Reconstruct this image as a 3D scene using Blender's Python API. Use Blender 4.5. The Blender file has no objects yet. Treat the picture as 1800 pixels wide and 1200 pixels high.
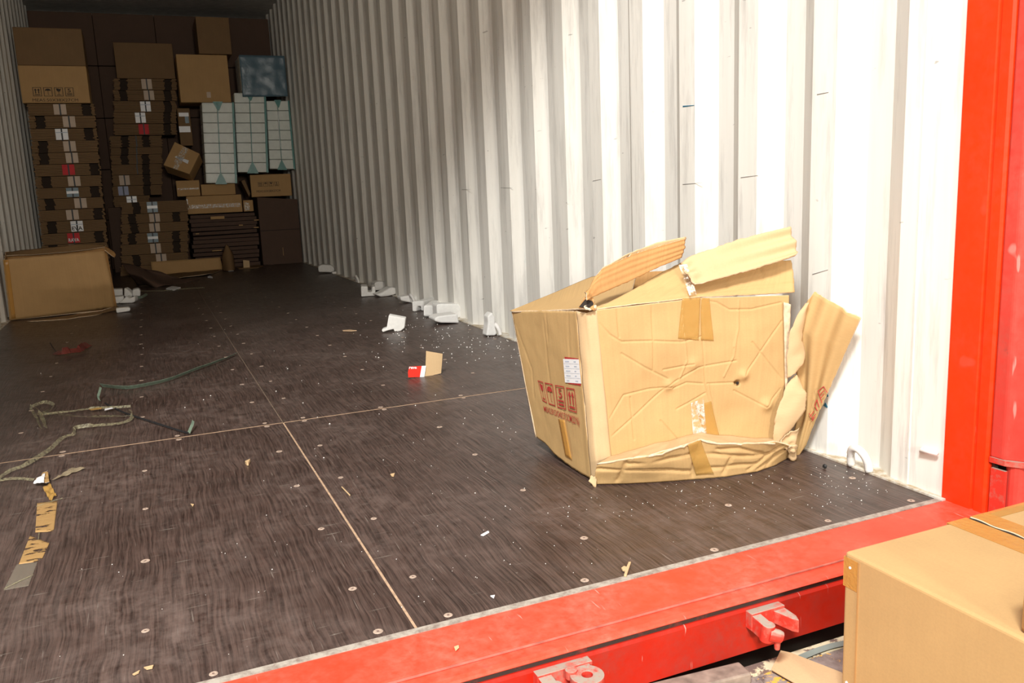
import bpy, bmesh, math, random
from mathutils import Vector, Matrix, noise
C = bpy.context.scene
COL = C.collection
rnd = random.Random(7)

# ------------------------------------------------------------------ camera, world, lights, exposure
F_PX, YAW, PIT, ROL = 1487.63, 0.4018, 0.1813, -0.0421
CAM = Vector((-0.3353, -1.2294, 0.6985))
_f = Vector((math.sin(YAW)*math.cos(PIT), math.cos(YAW)*math.cos(PIT), -math.sin(PIT)))
_r0 = Vector((math.cos(YAW), -math.sin(YAW), 0)); _u0 = _r0.cross(_f)
_r = _r0*math.cos(ROL) + _u0*math.sin(ROL); _u = -_r0*math.sin(ROL) + _u0*math.cos(ROL)
cam_data = bpy.data.cameras.new('camera'); cam = bpy.data.objects.new('camera', cam_data); COL.objects.link(cam)
M = Matrix((( _r.x, _u.x, -_f.x, CAM.x), (_r.y, _u.y, -_f.y, CAM.y), (_r.z, _u.z, -_f.z, CAM.z), (0, 0, 0, 1)))
cam.matrix_world = M
cam_data.sensor_width = 36; cam_data.lens = F_PX*36/1800; cam_data.clip_start = 0.02
C.camera = cam

w = bpy.data.worlds.new('world'); C.world = w; w.use_nodes = True
bg = w.node_tree.nodes['Background']; bg.inputs[0].default_value = (0.93, 0.96, 1.0, 1); bg.inputs[1].default_value = 0.62

def area(name, loc, target, sx, sy, power, color):
    d = bpy.data.lights.new(name, 'AREA'); d.shape = 'RECTANGLE'; d.size = sx; d.size_y = sy
    d.energy = power; d.color = color
    o = bpy.data.objects.new(name, d); COL.objects.link(o); o.location = loc
    o.rotation_euler = (Vector(target)-Vector(loc)).to_track_quat('-Z', 'Y').to_euler()
    return o
area('dock_high_light', (-1.85, -2.7, 4.26), (0.9, 0.9, 0.4), 1.0, 0.7, 465, (1.0, 0.985, 0.95))
area('dock_work_light', (-0.1, -4.6, 1.35), (0.0, 6.0, 0.8), 0.5, 0.4, 140, (1.0, 0.91, 0.78))
area('photographer_flash', (-0.6, -2.0, 1.75), (0.55, 2.0, 0.6), 0.45, 0.35, 15, (1.0, 0.97, 0.92))
C.view_settings.view_transform = 'Standard'; C.view_settings.look = 'None'
C.view_settings.exposure = 0.0; C.view_settings.gamma = 1.0; C.view_settings.use_curve_mapping = False

# ------------------------------------------------------------------ pixel -> place helpers (axis plane at a measured distance)
def ray(px, py): return _f + _r*((px-900)/F_PX) + _u*((600-py)/F_PX)
def PX(px, py, X): d = ray(px, py); return CAM + d*((X-CAM.x)/d.x)
def PY(px, py, Y): d = ray(px, py); return CAM + d*((Y-CAM.y)/d.y)
def PZ(px, py, Z): d = ray(px, py); return CAM + d*((Z-CAM.z)/d.z)
def PP(px, py, p0, n): d = ray(px, py); return CAM + d*((p0-CAM).dot(n)/d.dot(n))

# ------------------------------------------------------------------ object helpers
def wloc(o):
    v = Vector((0, 0, 0))
    while o is not None: v += o.location; o = o.parent
    return v
def tag(o, label=None, cat=None, group=None, kind=None):
    if label: o['label'] = label
    if cat: o['category'] = cat
    if group: o['group'] = group
    if kind: o['kind'] = kind
    return o
def thing(name, label, cat, loc, group=None):
    o = bpy.data.objects.new(name, None); COL.objects.link(o); o.location = loc; o.empty_display_size = 0.05
    return tag(o, label, cat, group)
def mk(name, verts, faces, mat, parent=None, smooth=False, uv=None, mi=None, label=None, kind=None):
    off = wloc(parent) if parent else Vector((0, 0, 0))
    me = bpy.data.meshes.new(name)
    vs = [Vector(v)-off for v in verts]
    me.from_pydata(vs, [], faces)
    for m in (mat if isinstance(mat, (list, tuple)) else [mat]): me.materials.append(m)
    lay = me.uv_layers.new(name='UVMap')
    for p in me.polygons:
        p.use_smooth = smooth
        if mi: p.material_index = mi[p.index]
        n = p.normal; ax = max(range(3), key=lambda k: abs(n[k]))
        for li in p.loop_indices:
            vi = me.loops[li].vertex_index
            if uv: lay.data[li].uv = uv[vi]
            else:
                c = vs[vi]
                lay.data[li].uv = ((c.y, c.z) if ax == 0 else (c.x, c.z) if ax == 1 else (c.x, c.y))
    me.update()
    o = bpy.data.objects.new(name, me); COL.objects.link(o)
    if parent: o.parent = parent
    if label: o['label'] = label
    if kind: o['kind'] = kind
    return o
class MB:
    def __init__(s): s.v = []; s.f = []; s.m = []; s.cur = 0
    def add(s, vs, fs):
        n = len(s.v); s.v += [Vector(v) for v in vs]
        for f in fs: s.f.append([i+n for i in f]); s.m.append(s.cur)
    def hexa(s, b, t): # bottom 4 ccw from above, top 4
        s.add(list(b)+list(t), [(3,2,1,0),(4,5,6,7),(0,1,5,4),(1,2,6,5),(2,3,7,6),(3,0,4,7)])
    def box(s, x0, x1, y0, y1, z0, z1):
        s.hexa([(x0,y0,z0),(x1,y0,z0),(x1,y1,z0),(x0,y1,z0)], [(x0,y0,z1),(x1,y0,z1),(x1,y1,z1),(x0,y1,z1)])
    def prism(s, poly, d): # polygon swept by vector d
        n = len(poly); d = Vector(d)
        s.add([Vector(p) for p in poly]+[Vector(p)+d for p in poly],
              [tuple(range(n)), tuple(range(2*n-1, n-1, -1))]+[((i+1)%n, i, i+n, (i+1)%n+n) for i in range(n)])
    def tube(s, pts, r, n=8, cap=True):
        pts = [Vector(p) for p in pts]; rings = []
        for i, p in enumerate(pts):
            t = (pts[min(i+1, len(pts)-1)]-pts[max(i-1, 0)]).normalized()
            a = t.cross(Vector((0.3, 0.2, 0.93)) if abs(t.z) < 0.9 else Vector((1, 0, 0))).normalized(); b = t.cross(a)
            rr = r[i] if isinstance(r, (list, tuple)) else r
            rings.append([p+a*rr*math.cos(2*math.pi*k/n)+b*rr*math.sin(2*math.pi*k/n) for k in range(n)])
        vs = [q for R in rings for q in R]; fs = []
        for i in range(len(rings)-1):
            for k in range(n): fs.append((i*n+k, i*n+(k+1)%n, (i+1)*n+(k+1)%n, (i+1)*n+k))
        if cap: fs += [tuple(range(n-1, -1, -1)), tuple(range((len(rings)-1)*n, len(rings)*n))]
        s.add(vs, fs)
    def build(s, name, mat, parent=None, bevel=0, smooth=False, seg=2, **k):
        o = mk(name, s.v, s.f, mat, parent, smooth, mi=s.m if isinstance(mat, (list, tuple)) else None, **k)
        bm = bmesh.new(); bm.from_mesh(o.data); bmesh.ops.recalc_face_normals(bm, faces=bm.faces)
        if bevel: bmesh.ops.bevel(bm, geom=bm.edges[:], offset=bevel, segments=seg, affect='EDGES', profile=0.5, clamp_overlap=True)
        bm.to_mesh(o.data); bm.free()
        return o
def polyat(pts, t):
    L = [0]
    for a, b in zip(pts, pts[1:]): L.append(L[-1]+(b-a).length)
    T = t*L[-1]
    for i in range(len(pts)-1):
        if T <= L[i+1] or i == len(pts)-2:
            k = (T-L[i])/max(1e-9, L[i+1]-L[i]); return pts[i].lerp(pts[i+1], k)
def coons(top, bot, left, right):
    """u left->right, v bottom->top; left/right run bottom->top"""
    def f(u, v):
        b, t, l, r = polyat(bot, u), polyat(top, u), polyat(left, v), polyat(right, v)
        return b*(1-v)+t*v + l*(1-u)+r*u - (bot[0]*(1-u)*(1-v)+bot[-1]*u*(1-v)+top[0]*(1-u)*v+top[-1]*u*v)
    return f
def quad(bl, br, tr, tl): return coons([tl, tr], [bl, br], [bl, tl], [br, tr])
def sheet(name, f, nx, ny, th, mat, parent=None, disp=None, rag=0, flip=False, smooth=True, **k):
    """a thick sheet over patch f(u,v); disp(u,v,p) metres along the normal; rag = ragged rim"""
    P = [[f(i/nx, j/ny) for i in range(nx+1)] for j in range(ny+1)]
    def nrm(j, i):
        du = P[j][min(i+1, nx)]-P[j][max(i-1, 0)]; dv = P[min(j+1, ny)][i]-P[max(j-1, 0)][i]
        n = du.cross(dv)
        if n.length < 1e-12: n = Vector((0, -1, 0))
        n.normalize()
        return -n if flip else n
    ctr = f(0.5, 0.5)
    Q = [[None]*(nx+1) for _ in range(ny+1)]; N = [[nrm(j, i) for i in range(nx+1)] for j in range(ny+1)]
    for j in range(ny+1):
        for i in range(nx+1):
            p = P[j][i].copy()
            if disp: p += N[j][i]*disp(i/nx, j/ny, p)
            if rag and (i in (0, nx) or j in (0, ny)):
                q = noise.noise(p*160)*rag + noise.noise(p*55)*rag
                p += (p-ctr).normalized()*q
            Q[j][i] = p
    n = (nx+1)*(ny+1)
    vs = [Q[j][i] for j in range(ny+1) for i in range(nx+1)] + [Q[j][i]-N[j][i]*th for j in range(ny+1) for i in range(nx+1)]
    wx = (P[0][nx]-P[0][0]).length or (P[ny][nx]-P[ny][0]).length; wy = (P[ny][0]-P[0][0]).length or (P[ny][nx]-P[0][nx]).length
    uv = [(i/nx*wx, j/ny*wy) for j in range(ny+1) for i in range(nx+1)]*2
    fs = []; I = lambda j, i: j*(nx+1)+i
    for j in range(ny):
        for i in range(nx):
            a, b, c, d = I(j,i), I(j,i+1), I(j+1,i+1), I(j+1,i)
            fs.append((a,b,c,d) if not flip else (d,c,b,a)); fs.append((d+n,c+n,b+n,a+n) if not flip else (a+n,b+n,c+n,d+n))
    rim = [I(0,i) for i in range(nx)]+[I(j,nx) for j in range(ny)]+[I(ny,i) for i in range(nx,0,-1)]+[I(j,0) for j in range(ny,0,-1)]
    for a, b in zip(rim, rim[1:]+rim[:1]): fs.append((b,a,a+n,b+n) if not flip else (a,b,b+n,a+n))
    mi = [0]*(2*nx*ny)+[1]*len(rim)
    mats = mat if isinstance(mat, (list, tuple)) else [mat, mat]
    return mk(name, vs, fs, mats, parent, smooth, uv=uv, mi=mi, **k)
def segd(p, a, b):
    ab = b-a; t = max(0, min(1, (p-a).dot(ab)/max(1e-12, ab.dot(ab)))); return (p-(a+ab*t)).length
def creases(lines, depth=0.004, wid=0.006):
    segs = []
    for L in lines:
        sgn = 1
        if isinstance(L, tuple): L, sgn = L
        for a, b in zip(L, L[1:]): segs.append((a, b, sgn))
    def d(u, v, p):
        s = 0
        best = {}
        for a, b, g in segs:
            x = segd(p, a, b)/wid
            if x < 3: best[g] = max(best.get(g, 0), math.exp(-x*x)-0.45*math.exp(-(x-1.5)**2))
        for g, q in best.items(): s -= depth*g*q
        return s + 0.0022*noise.noise(p*9)+0.0009*noise.noise(p*31)
    return d
def ribbon(name, pts, width, mat, parent=None, th=0.0008, up=None, n=5, **k):
    """flat strap along pts; up = list of lean (0 flat .. 1 on edge)"""
    P = [Vector(p) for p in pts]; S = []
    for i in range(len(P)-1):
        p0, p1, p2, p3 = P[max(i-1,0)], P[i], P[i+1], P[min(i+2,len(P)-1)]
        for j in range(n):
            t = j/n
            S.append(0.5*((2*p1)+(p2-p0)*t+(2*p0-5*p1+4*p2-p3)*t*t+(3*p1-p0-3*p2+p3)*t**3))
    S.append(P[-1]); vs = []; fs = []
    for i, p in enumerate(S):
        t = (S[min(i+1,len(S)-1)]-S[max(i-1,0)]); t = t.normalized() if t.length > 1e-9 else Vector((1,0,0))
        side = Vector((0,0,1)).cross(t); side = side.normalized() if side.length > 1e-6 else Vector((1,0,0))
        a = (up[min(len(up)-1, i//n)] if up else 0)*math.pi/2
        s = side*math.cos(a)+Vector((0,0,1))*math.sin(a); nn = t.cross(s)
        lift = Vector((0,0,width/2*math.sin(a)))
        for q in (-s*width/2, s*width/2): vs += [p+q+lift+nn*th, p+q+lift]
    for i in range(len(S)-1):
        b = i*4; c = b+4
        fs += [(b,b+2,c+2,c),(b+1,c+1,c+3,b+3),(b,c,c+1,b+1),(b+2,b+3,c+3,c+2)]
    e = (len(S)-1)*4; fs += [(0,1,3,2),(e,e+2,e+3,e+1)]
    return mk(name, vs, fs, mat, parent, **k)
def extr(name, pts, Y, d, mat, parent=None, bevel=0.006, zmin=0.001, **k):
    """solid block: silhouette measured on plane Y, swept by d"""
    poly = [PY(x, y, Y) for x, y in pts]; d = Vector(d)
    lo = min(p.z for p in poly)
    poly = [p+Vector((0, 0, zmin-lo)) if zmin is not None else p for p in poly]
    m = MB(); m.prism(poly, d); return m.build(name, mat, parent, bevel=bevel, **k)

# flat lettering and signs: 2-D polygons mapped by a callable (s,t)->Vector
def text_polys(s, bold=0.0):
    cu = bpy.data.curves.new('t', 'FONT'); cu.body = s; cu.resolution_u = 2; cu.offset = bold; cu.fill_mode = 'FRONT'
    o = bpy.data.objects.new('t', cu); COL.objects.link(o)
    dg = bpy.context.evaluated_depsgraph_get(); me = bpy.data.meshes.new_from_object(o.evaluated_get(dg))
    vs = [v.co.copy() for v in me.vertices]; fs = [tuple(p.vertices) for p in me.polygons]
    bpy.data.objects.remove(o); bpy.data.curves.remove(cu); bpy.data.meshes.remove(me)
    x0 = min(v.x for v in vs); x1 = max(v.x for v in vs); y0 = min(v.y for v in vs); y1 = max(v.y for v in vs)
    return [((v.x-x0)/(x1-x0), (v.y-y0)/(y1-y0)) for v in vs], fs
def flat(name, v2, fs, fmap, mat, parent, **k): return mk(name, [fmap(a, b) for a, b in v2], fs, mat, parent, **k)
def polys(L):
    v = []; f = []
    for p in L: f.append(tuple(range(len(v), len(v)+len(p)))); v += p
    return v, f
def R2(a, b, c, d): return [(a,b),(c,b),(c,d),(a,d)]
def frame2(t=0.07, s=0.05): return [R2(0,0,1,s), R2(0,1-s,1,1), R2(0,s,t,1-s), R2(1-t,s,1,1-s)]
def icon(kind):
    L = frame2()
    if kind == 'glass':
        L += [[(0.2,0.88),(0.3,0.6),(0.5,0.5),(0.7,0.6),(0.8,0.88),(0.55,0.8),(0.5,0.88)], R2(0.47,0.2,0.53,0.5), R2(0.25,0.13,0.75,0.19)]
    if kind == 'umbrella':
        L += [[(0.14,0.6)]+[(0.5-0.36*math.cos(a), 0.6+0.26*math.sin(a)) for a in [k*math.pi/8 for k in range(1,8)]]+[(0.86,0.6),(0.68,0.64),(0.5,0.6),(0.32,0.64)], R2(0.48,0.17,0.53,0.6), R2(0.53,0.17,0.63,0.2)]
    if kind == 'five':
        v, f = text_polys('5', 0.01); 
        L += [[(0.3+v[i][0]*0.38, 0.45+v[i][1]*0.42) for i in q] for q in f] + [R2(0.18,0.3,0.82,0.37), R2(0.18,0.14,0.82,0.22)]
    if kind == 'arrows':
        for x in (0.32, 0.68): L += [[(x-0.16,0.66),(x+0.16,0.66),(x,0.88)], R2(x-0.06,0.3,x+0.06,0.66)]
        L += [R2(0.18,0.14,0.82,0.22)]
    return polys(L)

# ------------------------------------------------------------------ materials
def nmat(name):
    m = bpy.data.materials.new(name); m.use_nodes = True; nt = m.node_tree
    return m, nt, nt.nodes['Principled BSDF'], nt.nodes, nt.links
def setc(n, c): n.default_value = (c[0], c[1], c[2], 1)
def plain(name, c, rough=0.6, var=0.12, scale=14, bump=0.0, metal=0, spec=0.4, space='Object'):
    m, nt, b, N, L = nmat(name)
    tc = N.new('ShaderNodeTexCoord'); no = N.new('ShaderNodeTexNoise'); no.inputs['Scale'].default_value = scale; no.inputs['Detail'].default_value = 5
    L.new(tc.outputs[space], no.inputs['Vector'])
    r = N.new('ShaderNodeValToRGB'); r.color_ramp.elements[0].position = 0.3; r.color_ramp.elements[1].position = 0.7
    r.color_ramp.elements[0].color = (*[x*(1-var) for x in c], 1); r.color_ramp.elements[1].color = (*[min(1, x*(1+var)) for x in c], 1)
    L.new(no.outputs['Fac'], r.inputs[0]); L.new(r.outputs[0], b.inputs['Base Color'])
    b.inputs['Roughness'].default_value = rough; b.inputs['Metallic'].default_value = metal; b.inputs['Specular IOR Level'].default_value = spec
    if bump:
        bp = N.new('ShaderNodeBump'); bp.inputs['Strength'].default_value = bump; bp.inputs['Distance'].default_value = 0.003
        L.new(no.outputs['Fac'], bp.inputs['Height']); L.new(bp.outputs[0], b.inputs['Normal'])
    return m
def mapping(N, L, sc, src='Position'):
    g = N.new('ShaderNodeNewGeometry') if src == 'Position' else N.new('ShaderNodeTexCoord')
    mp = N.new('ShaderNodeMapping'); mp.inputs['Scale'].default_value = sc; L.new(g.outputs[src], mp.inputs['Vector']); return mp
def tex(N, L, vec, scale, detail=4, rough=0.55, dist=0.0):
    t = N.new('ShaderNodeTexNoise'); t.inputs['Scale'].default_value = scale; t.inputs['Detail'].default_value = detail
    t.inputs['Roughness'].default_value = rough; t.inputs['Distortion'].default_value = dist; L.new(vec, t.inputs['Vector']); return t.outputs['Fac']
def ramp(N, L, fac, a, b, ca=(0,0,0), cb=(1,1,1)):
    r = N.new('ShaderNodeValToRGB'); e = r.color_ramp.elements; e[0].position = a; e[1].position = b
    e[0].color = (*ca, 1); e[1].color = (*cb, 1); L.new(fac, r.inputs[0]); return r.outputs[0]
def mix(N, L, fac, a, b, mode='MIX'):
    x = N.new('ShaderNodeMix'); x.data_type = 'RGBA'; x.blend_type = mode
    for s, v in ((x.inputs['Factor'], fac), (x.inputs['A'], a), (x.inputs['B'], b)):
        if isinstance(v, (int, float)): s.default_value = v
        elif isinstance(v, tuple): s.default_value = (*v, 1)
        else: L.new(v, s)
    return x.outputs['Result']
def mathn(N, L, op, a, b):
    x = N.new('ShaderNodeMath'); x.operation = op
    for i, v in enumerate((a, b)):
        if isinstance(v, (int, float)): x.inputs[i].default_value = v
        else: L.new(v, x.inputs[i])
    return x.outputs[0]

def plywood():
    m, nt, b, N, L = nmat('dark_film_faced_plywood')
    base = mapping(N, L, (1,1,1))
    wob = N.new('ShaderNodeTexNoise'); wob.inputs['Scale'].default_value = 4.5; wob.inputs['Detail'].default_value = 2; L.new(base.outputs[0], wob.inputs['Vector'])
    sub = N.new('ShaderNodeVectorMath'); sub.operation = 'MULTIPLY_ADD'; L.new(wob.outputs['Color'], sub.inputs[0]); sub.inputs[1].default_value = (0.030,0.03,0); L.new(base.outputs[0], sub.inputs[2])
    st = N.new('ShaderNodeMapping'); st.inputs['Scale'].default_value = (205, 6, 1); L.new(sub.outputs[0], st.inputs['Vector'])
    g = tex(N, L, st.outputs[0], 1.0, 3, 0.65, 0.15)
    st2 = N.new('ShaderNodeMapping'); st2.inputs['Scale'].default_value = (40, 2.0, 1); L.new(sub.outputs[0], st2.inputs['Vector'])
    g2 = tex(N, L, st2.outputs[0], 1.0, 4, 0.6)
    c = ramp(N, L, g, 0.36, 0.64, (0.017,0.008,0.0065), (0.112,0.070,0.057))
    c2 = ramp(N, L, g2, 0.3, 0.75, (0.028,0.017,0.0135), (0.078,0.054,0.044))
    c = mix(N, L, 0.30, c, c2)
    d = tex(N, L, base.outputs[0], 2.3, 6, 0.65); dm = ramp(N, L, d, 0.40, 0.72)
    d2 = tex(N, L, base.outputs[0], 24, 6, 0.7); dd = mathn(N, L, 'MULTIPLY', dm, ramp(N, L, d2, 0.35, 0.75))
    c = mix(N, L, mathn(N, L, 'MULTIPLY', dd, 0.75), c, (0.25,0.19,0.165))
    # scuffs and scratches: thin bright strokes in two directions
    for sc, thr, col in (((9,190,1),0.70,(0.27,0.24,0.2)), ((200,8,1),0.70,(0.24,0.20,0.17)), ((70,70,1),0.745,(0.34,0.31,0.27))):
        q = N.new('ShaderNodeMapping'); q.inputs['Scale'].default_value = sc; q.inputs['Rotation'].default_value = (0,0,0.35 if sc[1] == 190 else -0.1); L.new(base.outputs[0], q.inputs['Vector'])
        s = ramp(N, L, tex(N, L, q.outputs[0], 1.0, 2, 0.5), thr, thr+0.05)
        c = mix(N, L, mathn(N, L, 'MULTIPLY', s, 0.6), c, col)
    L.new(c, b.inputs['Base Color'])
    L.new(ramp(N, L, d2, 0.3, 0.7, (0.30,)*3, (0.48,)*3), b.inputs['Roughness'])
    b.inputs['Specular IOR Level'].default_value = 0.42
    bp = N.new('ShaderNodeBump'); bp.inputs['Strength'].default_value = 0.5; bp.inputs['Distance'].default_value = 0.0015
    L.new(g, bp.inputs['Height']); L.new(bp.outputs[0], b.inputs['Normal'])
    return m
def wallpaint():
    m, nt, b, N, L = nmat('off_white_container_paint')
    p = mapping(N, L, (1,1,1)); s = mapping(N, L, (2,9,0.7))
    c = ramp(N, L, tex(N, L, s.outputs[0], 2.0, 6, 0.65), 0.35, 0.75, (0.86,0.84,0.775), (0.78,0.76,0.69))
    q = mapping(N, L, (5,22,2.0)); sm = ramp(N, L, tex(N, L, q.outputs[0], 1.0, 6, 0.7), 0.50, 0.72)
    c = mix(N, L, mathn(N, L, 'MULTIPLY', sm, 0.55), c, (0.38,0.36,0.33))
    q = mapping(N, L, (3,16,60)); sm = ramp(N, L, tex(N, L, q.outputs[0], 1.0, 2, 0.5), 0.755, 0.79)
    c = mix(N, L, mathn(N, L, 'MULTIPLY', sm, 0.5), c, (0.16,0.15,0.14))
    q = mapping(N, L, (4,13,2.0)); q.inputs['Location'].default_value = (3,7,1); sm = ramp(N, L, tex(N, L, q.outputs[0], 1.0, 5, 0.75), 0.68, 0.76)
    c = mix(N, L, mathn(N, L, 'MULTIPLY', sm, 0.45), c, (0.30,0.52,0.46))
    q = mapping(N, L, (5,6,6)); q.inputs['Location'].default_value = (1,2,9); sm = ramp(N, L, tex(N, L, q.outputs[0], 1.2, 6, 0.75), 0.69, 0.78)
    c = mix(N, L, mathn(N, L, 'MULTIPLY', sm, 0.35), c, (0.45,0.33,0.24))
    L.new(c, b.inputs['Base Color']); b.inputs['Roughness'].default_value = 0.5; b.inputs['Specular IOR Level'].default_value = 0.35
    bp = N.new('ShaderNodeBump'); bp.inputs['Strength'].default_value = 0.15; bp.inputs['Distance'].default_value = 0.004
    L.new(tex(N, L, p.outputs[0], 7, 3), bp.inputs['Height']); L.new(bp.outputs[0], b.inputs['Normal'])
    return m
def redpaint(name, col, dust, dustcol=(0.42,0.26,0.22), rust=0.0):
    m, nt, b, N, L = nmat(name)
    p = mapping(N, L, (1,1,1))
    c = ramp(N, L, tex(N, L, p.outputs[0], 3.5, 6, 0.65), 0.3, 0.7, tuple(x*0.86 for x in col), tuple(min(1, x*1.1) for x in col))
    d = mathn(N, L, 'MULTIPLY', ramp(N, L, tex(N, L, p.outputs[0], 5, 7, 0.7), 0.38, 0.72), ramp(N, L, tex(N, L, p.outputs[0], 45, 5, 0.7), 0.3, 0.7))
    c = mix(N, L, mathn(N, L, 'MULTIPLY', d, dust), c, dustcol)
    q = mapping(N, L, (120,12,12)); q.inputs['Rotation'].default_value = (0.2,0.1,0.6)
    s = ramp(N, L, tex(N, L, q.outputs[0], 1, 2), 0.70, 0.75); c = mix(N, L, mathn(N, L, 'MULTIPLY', s, 0.6*min(1, dust*1.5)), c, (0.62,0.42,0.36))
    if rust:
        s = ramp(N, L, tex(N, L, p.outputs[0], 18, 7, 0.75), 0.60, 0.66); c = mix(N, L, mathn(N, L, 'MULTIPLY', s, rust), c, (0.10,0.07,0.06))
    L.new(c, b.inputs['Base Color']); L.new(ramp(N, L, d, 0, 1, (0.38,)*3, (0.7,)*3), b.inputs['Roughness']); b.inputs['Specular IOR Level'].default_value = 0.25
    bp = N.new('ShaderNodeBump'); bp.inputs['Strength'].default_value = 0.2; bp.inputs['Distance'].default_value = 0.003
    L.new(tex(N, L, p.outputs[0], 22, 4), bp.inputs['Height']); L.new(bp.outputs[0], b.inputs['Normal'])
    return m
def cardboard(name, col, flute=0.5, rough=0.72, crinkle=0.25):
    m, nt, b, N, L = nmat(name)
    u = mapping(N, L, (1,1,1), 'UV')
    st = N.new('ShaderNodeMapping'); st.inputs['Scale'].default_value = (130,1.5,1); L.new(u.outputs[0], st.inputs['Vector'])
    g = tex(N, L, st.outputs[0], 1.0, 3, 0.6); gl = tex(N, L, u.outputs[0], 7, 5, 0.6); gf = tex(N, L, u.outputs[0], 260, 3, 0.6)
    c = ramp(N, L, gl, 0.3, 0.72, tuple(x*0.93 for x in col), tuple(x*1.06 for x in col))
    c = mix(N, L, ramp(N, L, g, 0.35, 0.7, (0,)*3, (flute*0.22,)*3), c, tuple(x*0.55 for x in col))
    c = mix(N, L, ramp(N, L, gf, 0.4, 0.75, (0,)*3, (0.16,)*3), c, tuple(x*0.6 for x in col))
    L.new(c, b.inputs['Base Color']); b.inputs['Roughness'].default_value = rough; b.inputs['Specular IOR Level'].default_value = 0.25
    h = mathn(N, L, 'ADD', mathn(N, L, 'MULTIPLY', g, flute*0.6), mathn(N, L, 'MULTIPLY', gl, crinkle))
    bp = N.new('ShaderNodeBump'); bp.inputs['Strength'].default_value = 0.3; bp.inputs['Distance'].default_value = 0.003
    L.new(h, bp.inputs['Height']); L.new(bp.outputs[0], b.inputs['Normal'])
    return m
def film(name, col, alpha, rough=0.2, noise_mask=None, scale=60, stretch=(1,1,1)):
    """thin plastic: part see-through, part coloured gloss"""
    m, nt, b, N, L = nmat(name)
    setc(b.inputs['Base Color'], col); b.inputs['Roughness'].default_value = rough; b.inputs['Specular IOR Level'].default_value = 0.6
    p = mapping(N, L, stretch); n = tex(N, L, p.outputs[0], scale, 6, 0.65)
    if noise_mask: L.new(ramp(N, L, n, noise_mask[0], noise_mask[1], (alpha[0],)*3, (alpha[1],)*3), b.inputs['Alpha'])
    else: b.inputs['Alpha'].default_value = alpha
    bp = N.new('ShaderNodeBump'); bp.inputs['Strength'].default_value = 0.5; bp.inputs['Distance'].default_value = 0.004
    L.new(n, bp.inputs['Height']); L.new(bp.outputs[0], b.inputs['Normal'])
    return m
def dockplate():
    m, nt, b, N, L = nmat('rusty_painted_dock_plate')
    p = mapping(N, L, (1,1,1))
    c = ramp(N, L, tex(N, L, p.outputs[0], 30, 6, 0.7), 0.35, 0.7, (0.17,0.13,0.115), (0.34,0.29,0.26))
    y = ramp(N, L, tex(N, L, p.outputs[0], 14, 8, 0.72), 0.535, 0.56); c = mix(N, L, y, c, (0.80,0.42,0.06))
    y = ramp(N, L, tex(N, L, p.outputs[0], 31, 8, 0.75), 0.58, 0.62); c = mix(N, L, y, c, (0.13,0.10,0.09))
    L.new(c, b.inputs['Base Color']); b.inputs['Roughness'].default_value = 0.7
    bp = N.new('ShaderNodeBump'); bp.inputs['Strength'].default_value = 0.4; bp.inputs['Distance'].default_value = 0.003
    L.new(tex(N, L, p.outputs[0], 40, 5), bp.inputs['Height']); L.new(bp.outputs[0], b.inputs['Normal'])
    return m
def chipped(name, a, bcol, lo, hi, scale):
    m, nt, b, N, L = nmat(name); p = mapping(N, L, (1,1,1))
    L.new(mix(N, L, ramp(N, L, tex(N, L, p.outputs[0], scale, 7, 0.7), lo, hi), a, bcol), b.inputs['Base Color']); b.inputs['Roughness'].default_value = 0.65
    return m
PLY = plywood(); WALL = wallpaint()
RED = redpaint('red_post_paint', (0.88,0.040,0.004), 0.06); RED_TOP = redpaint('dusty_red_sill_paint', (0.80,0.06,0.026), 0.6, (0.52,0.27,0.20), 0.3)
RED_FACE = redpaint('grimy_red_face_paint', (0.44,0.014,0.004), 0.7, (0.16,0.06,0.048), 0.15); RED_DOOR = redpaint('weathered_red_door_paint', (0.62,0.05,0.035), 0.45, (0.26,0.15,0.11), 0.25)
DUSTY = chipped('dusty_red_metal', (0.60,0.03,0.015), (0.34,0.20,0.15), 0.48, 0.75, 28)
_nt = DUSTY.node_tree; _N, _L = _nt.nodes, _nt.links; _b = _N['Principled BSDF']; _src = _b.inputs['Base Color'].links[0].from_socket
_g = _N.new('ShaderNodeNewGeometry'); _x = _N.new('ShaderNodeSeparateXYZ'); _L.new(_g.outputs['Normal'], _x.inputs[0])
_d = tex(_N, _L, _g.outputs['Position'], 40, 5, 0.7)
_L.new(mix(_N, _L, mathn(_N, _L, 'MULTIPLY', ramp(_N, _L, _x.outputs['Z'], 0.35, 0.8), ramp(_N, _L, _d, 0.32, 0.52)), _src, (0.36,0.29,0.235)), _b.inputs['Base Color'])
GROOVE = chipped('black_groove_and_recess', (0.05,0.035,0.03), (0.25,0.04,0.03), 0.55, 0.7, 25)
EDGE = chipped('grey_sealant_edge', (0.42,0.38,0.32), (0.22,0.17,0.14), 0.42, 0.66, 50)
CARD = cardboard('kraft_cardboard', (0.54,0.35,0.152), 0.7); CARD_IN = cardboard('inner_kraft_cardboard', (0.50,0.27,0.10), 1.2); CARD_PALE = cardboard('pale_kraft_cardboard', (0.60,0.42,0.23), 0.3)
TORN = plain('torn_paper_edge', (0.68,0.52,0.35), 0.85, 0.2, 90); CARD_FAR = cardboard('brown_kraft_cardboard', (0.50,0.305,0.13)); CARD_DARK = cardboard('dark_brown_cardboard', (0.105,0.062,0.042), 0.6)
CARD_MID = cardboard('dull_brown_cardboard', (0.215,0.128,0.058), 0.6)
TAPE = film('brown_packing_tape', (0.66,0.34,0.08), 0.62, 0.22); TAPE_PALE = film('amber_packing_tape', (0.60,0.35,0.09), 0.5, 0.25, None, 25); CLEAR = film('clear_packing_tape', (0.85,0.80,0.70), (0.02,0.75), 0.1, (0.45,0.62), 70)
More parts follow.
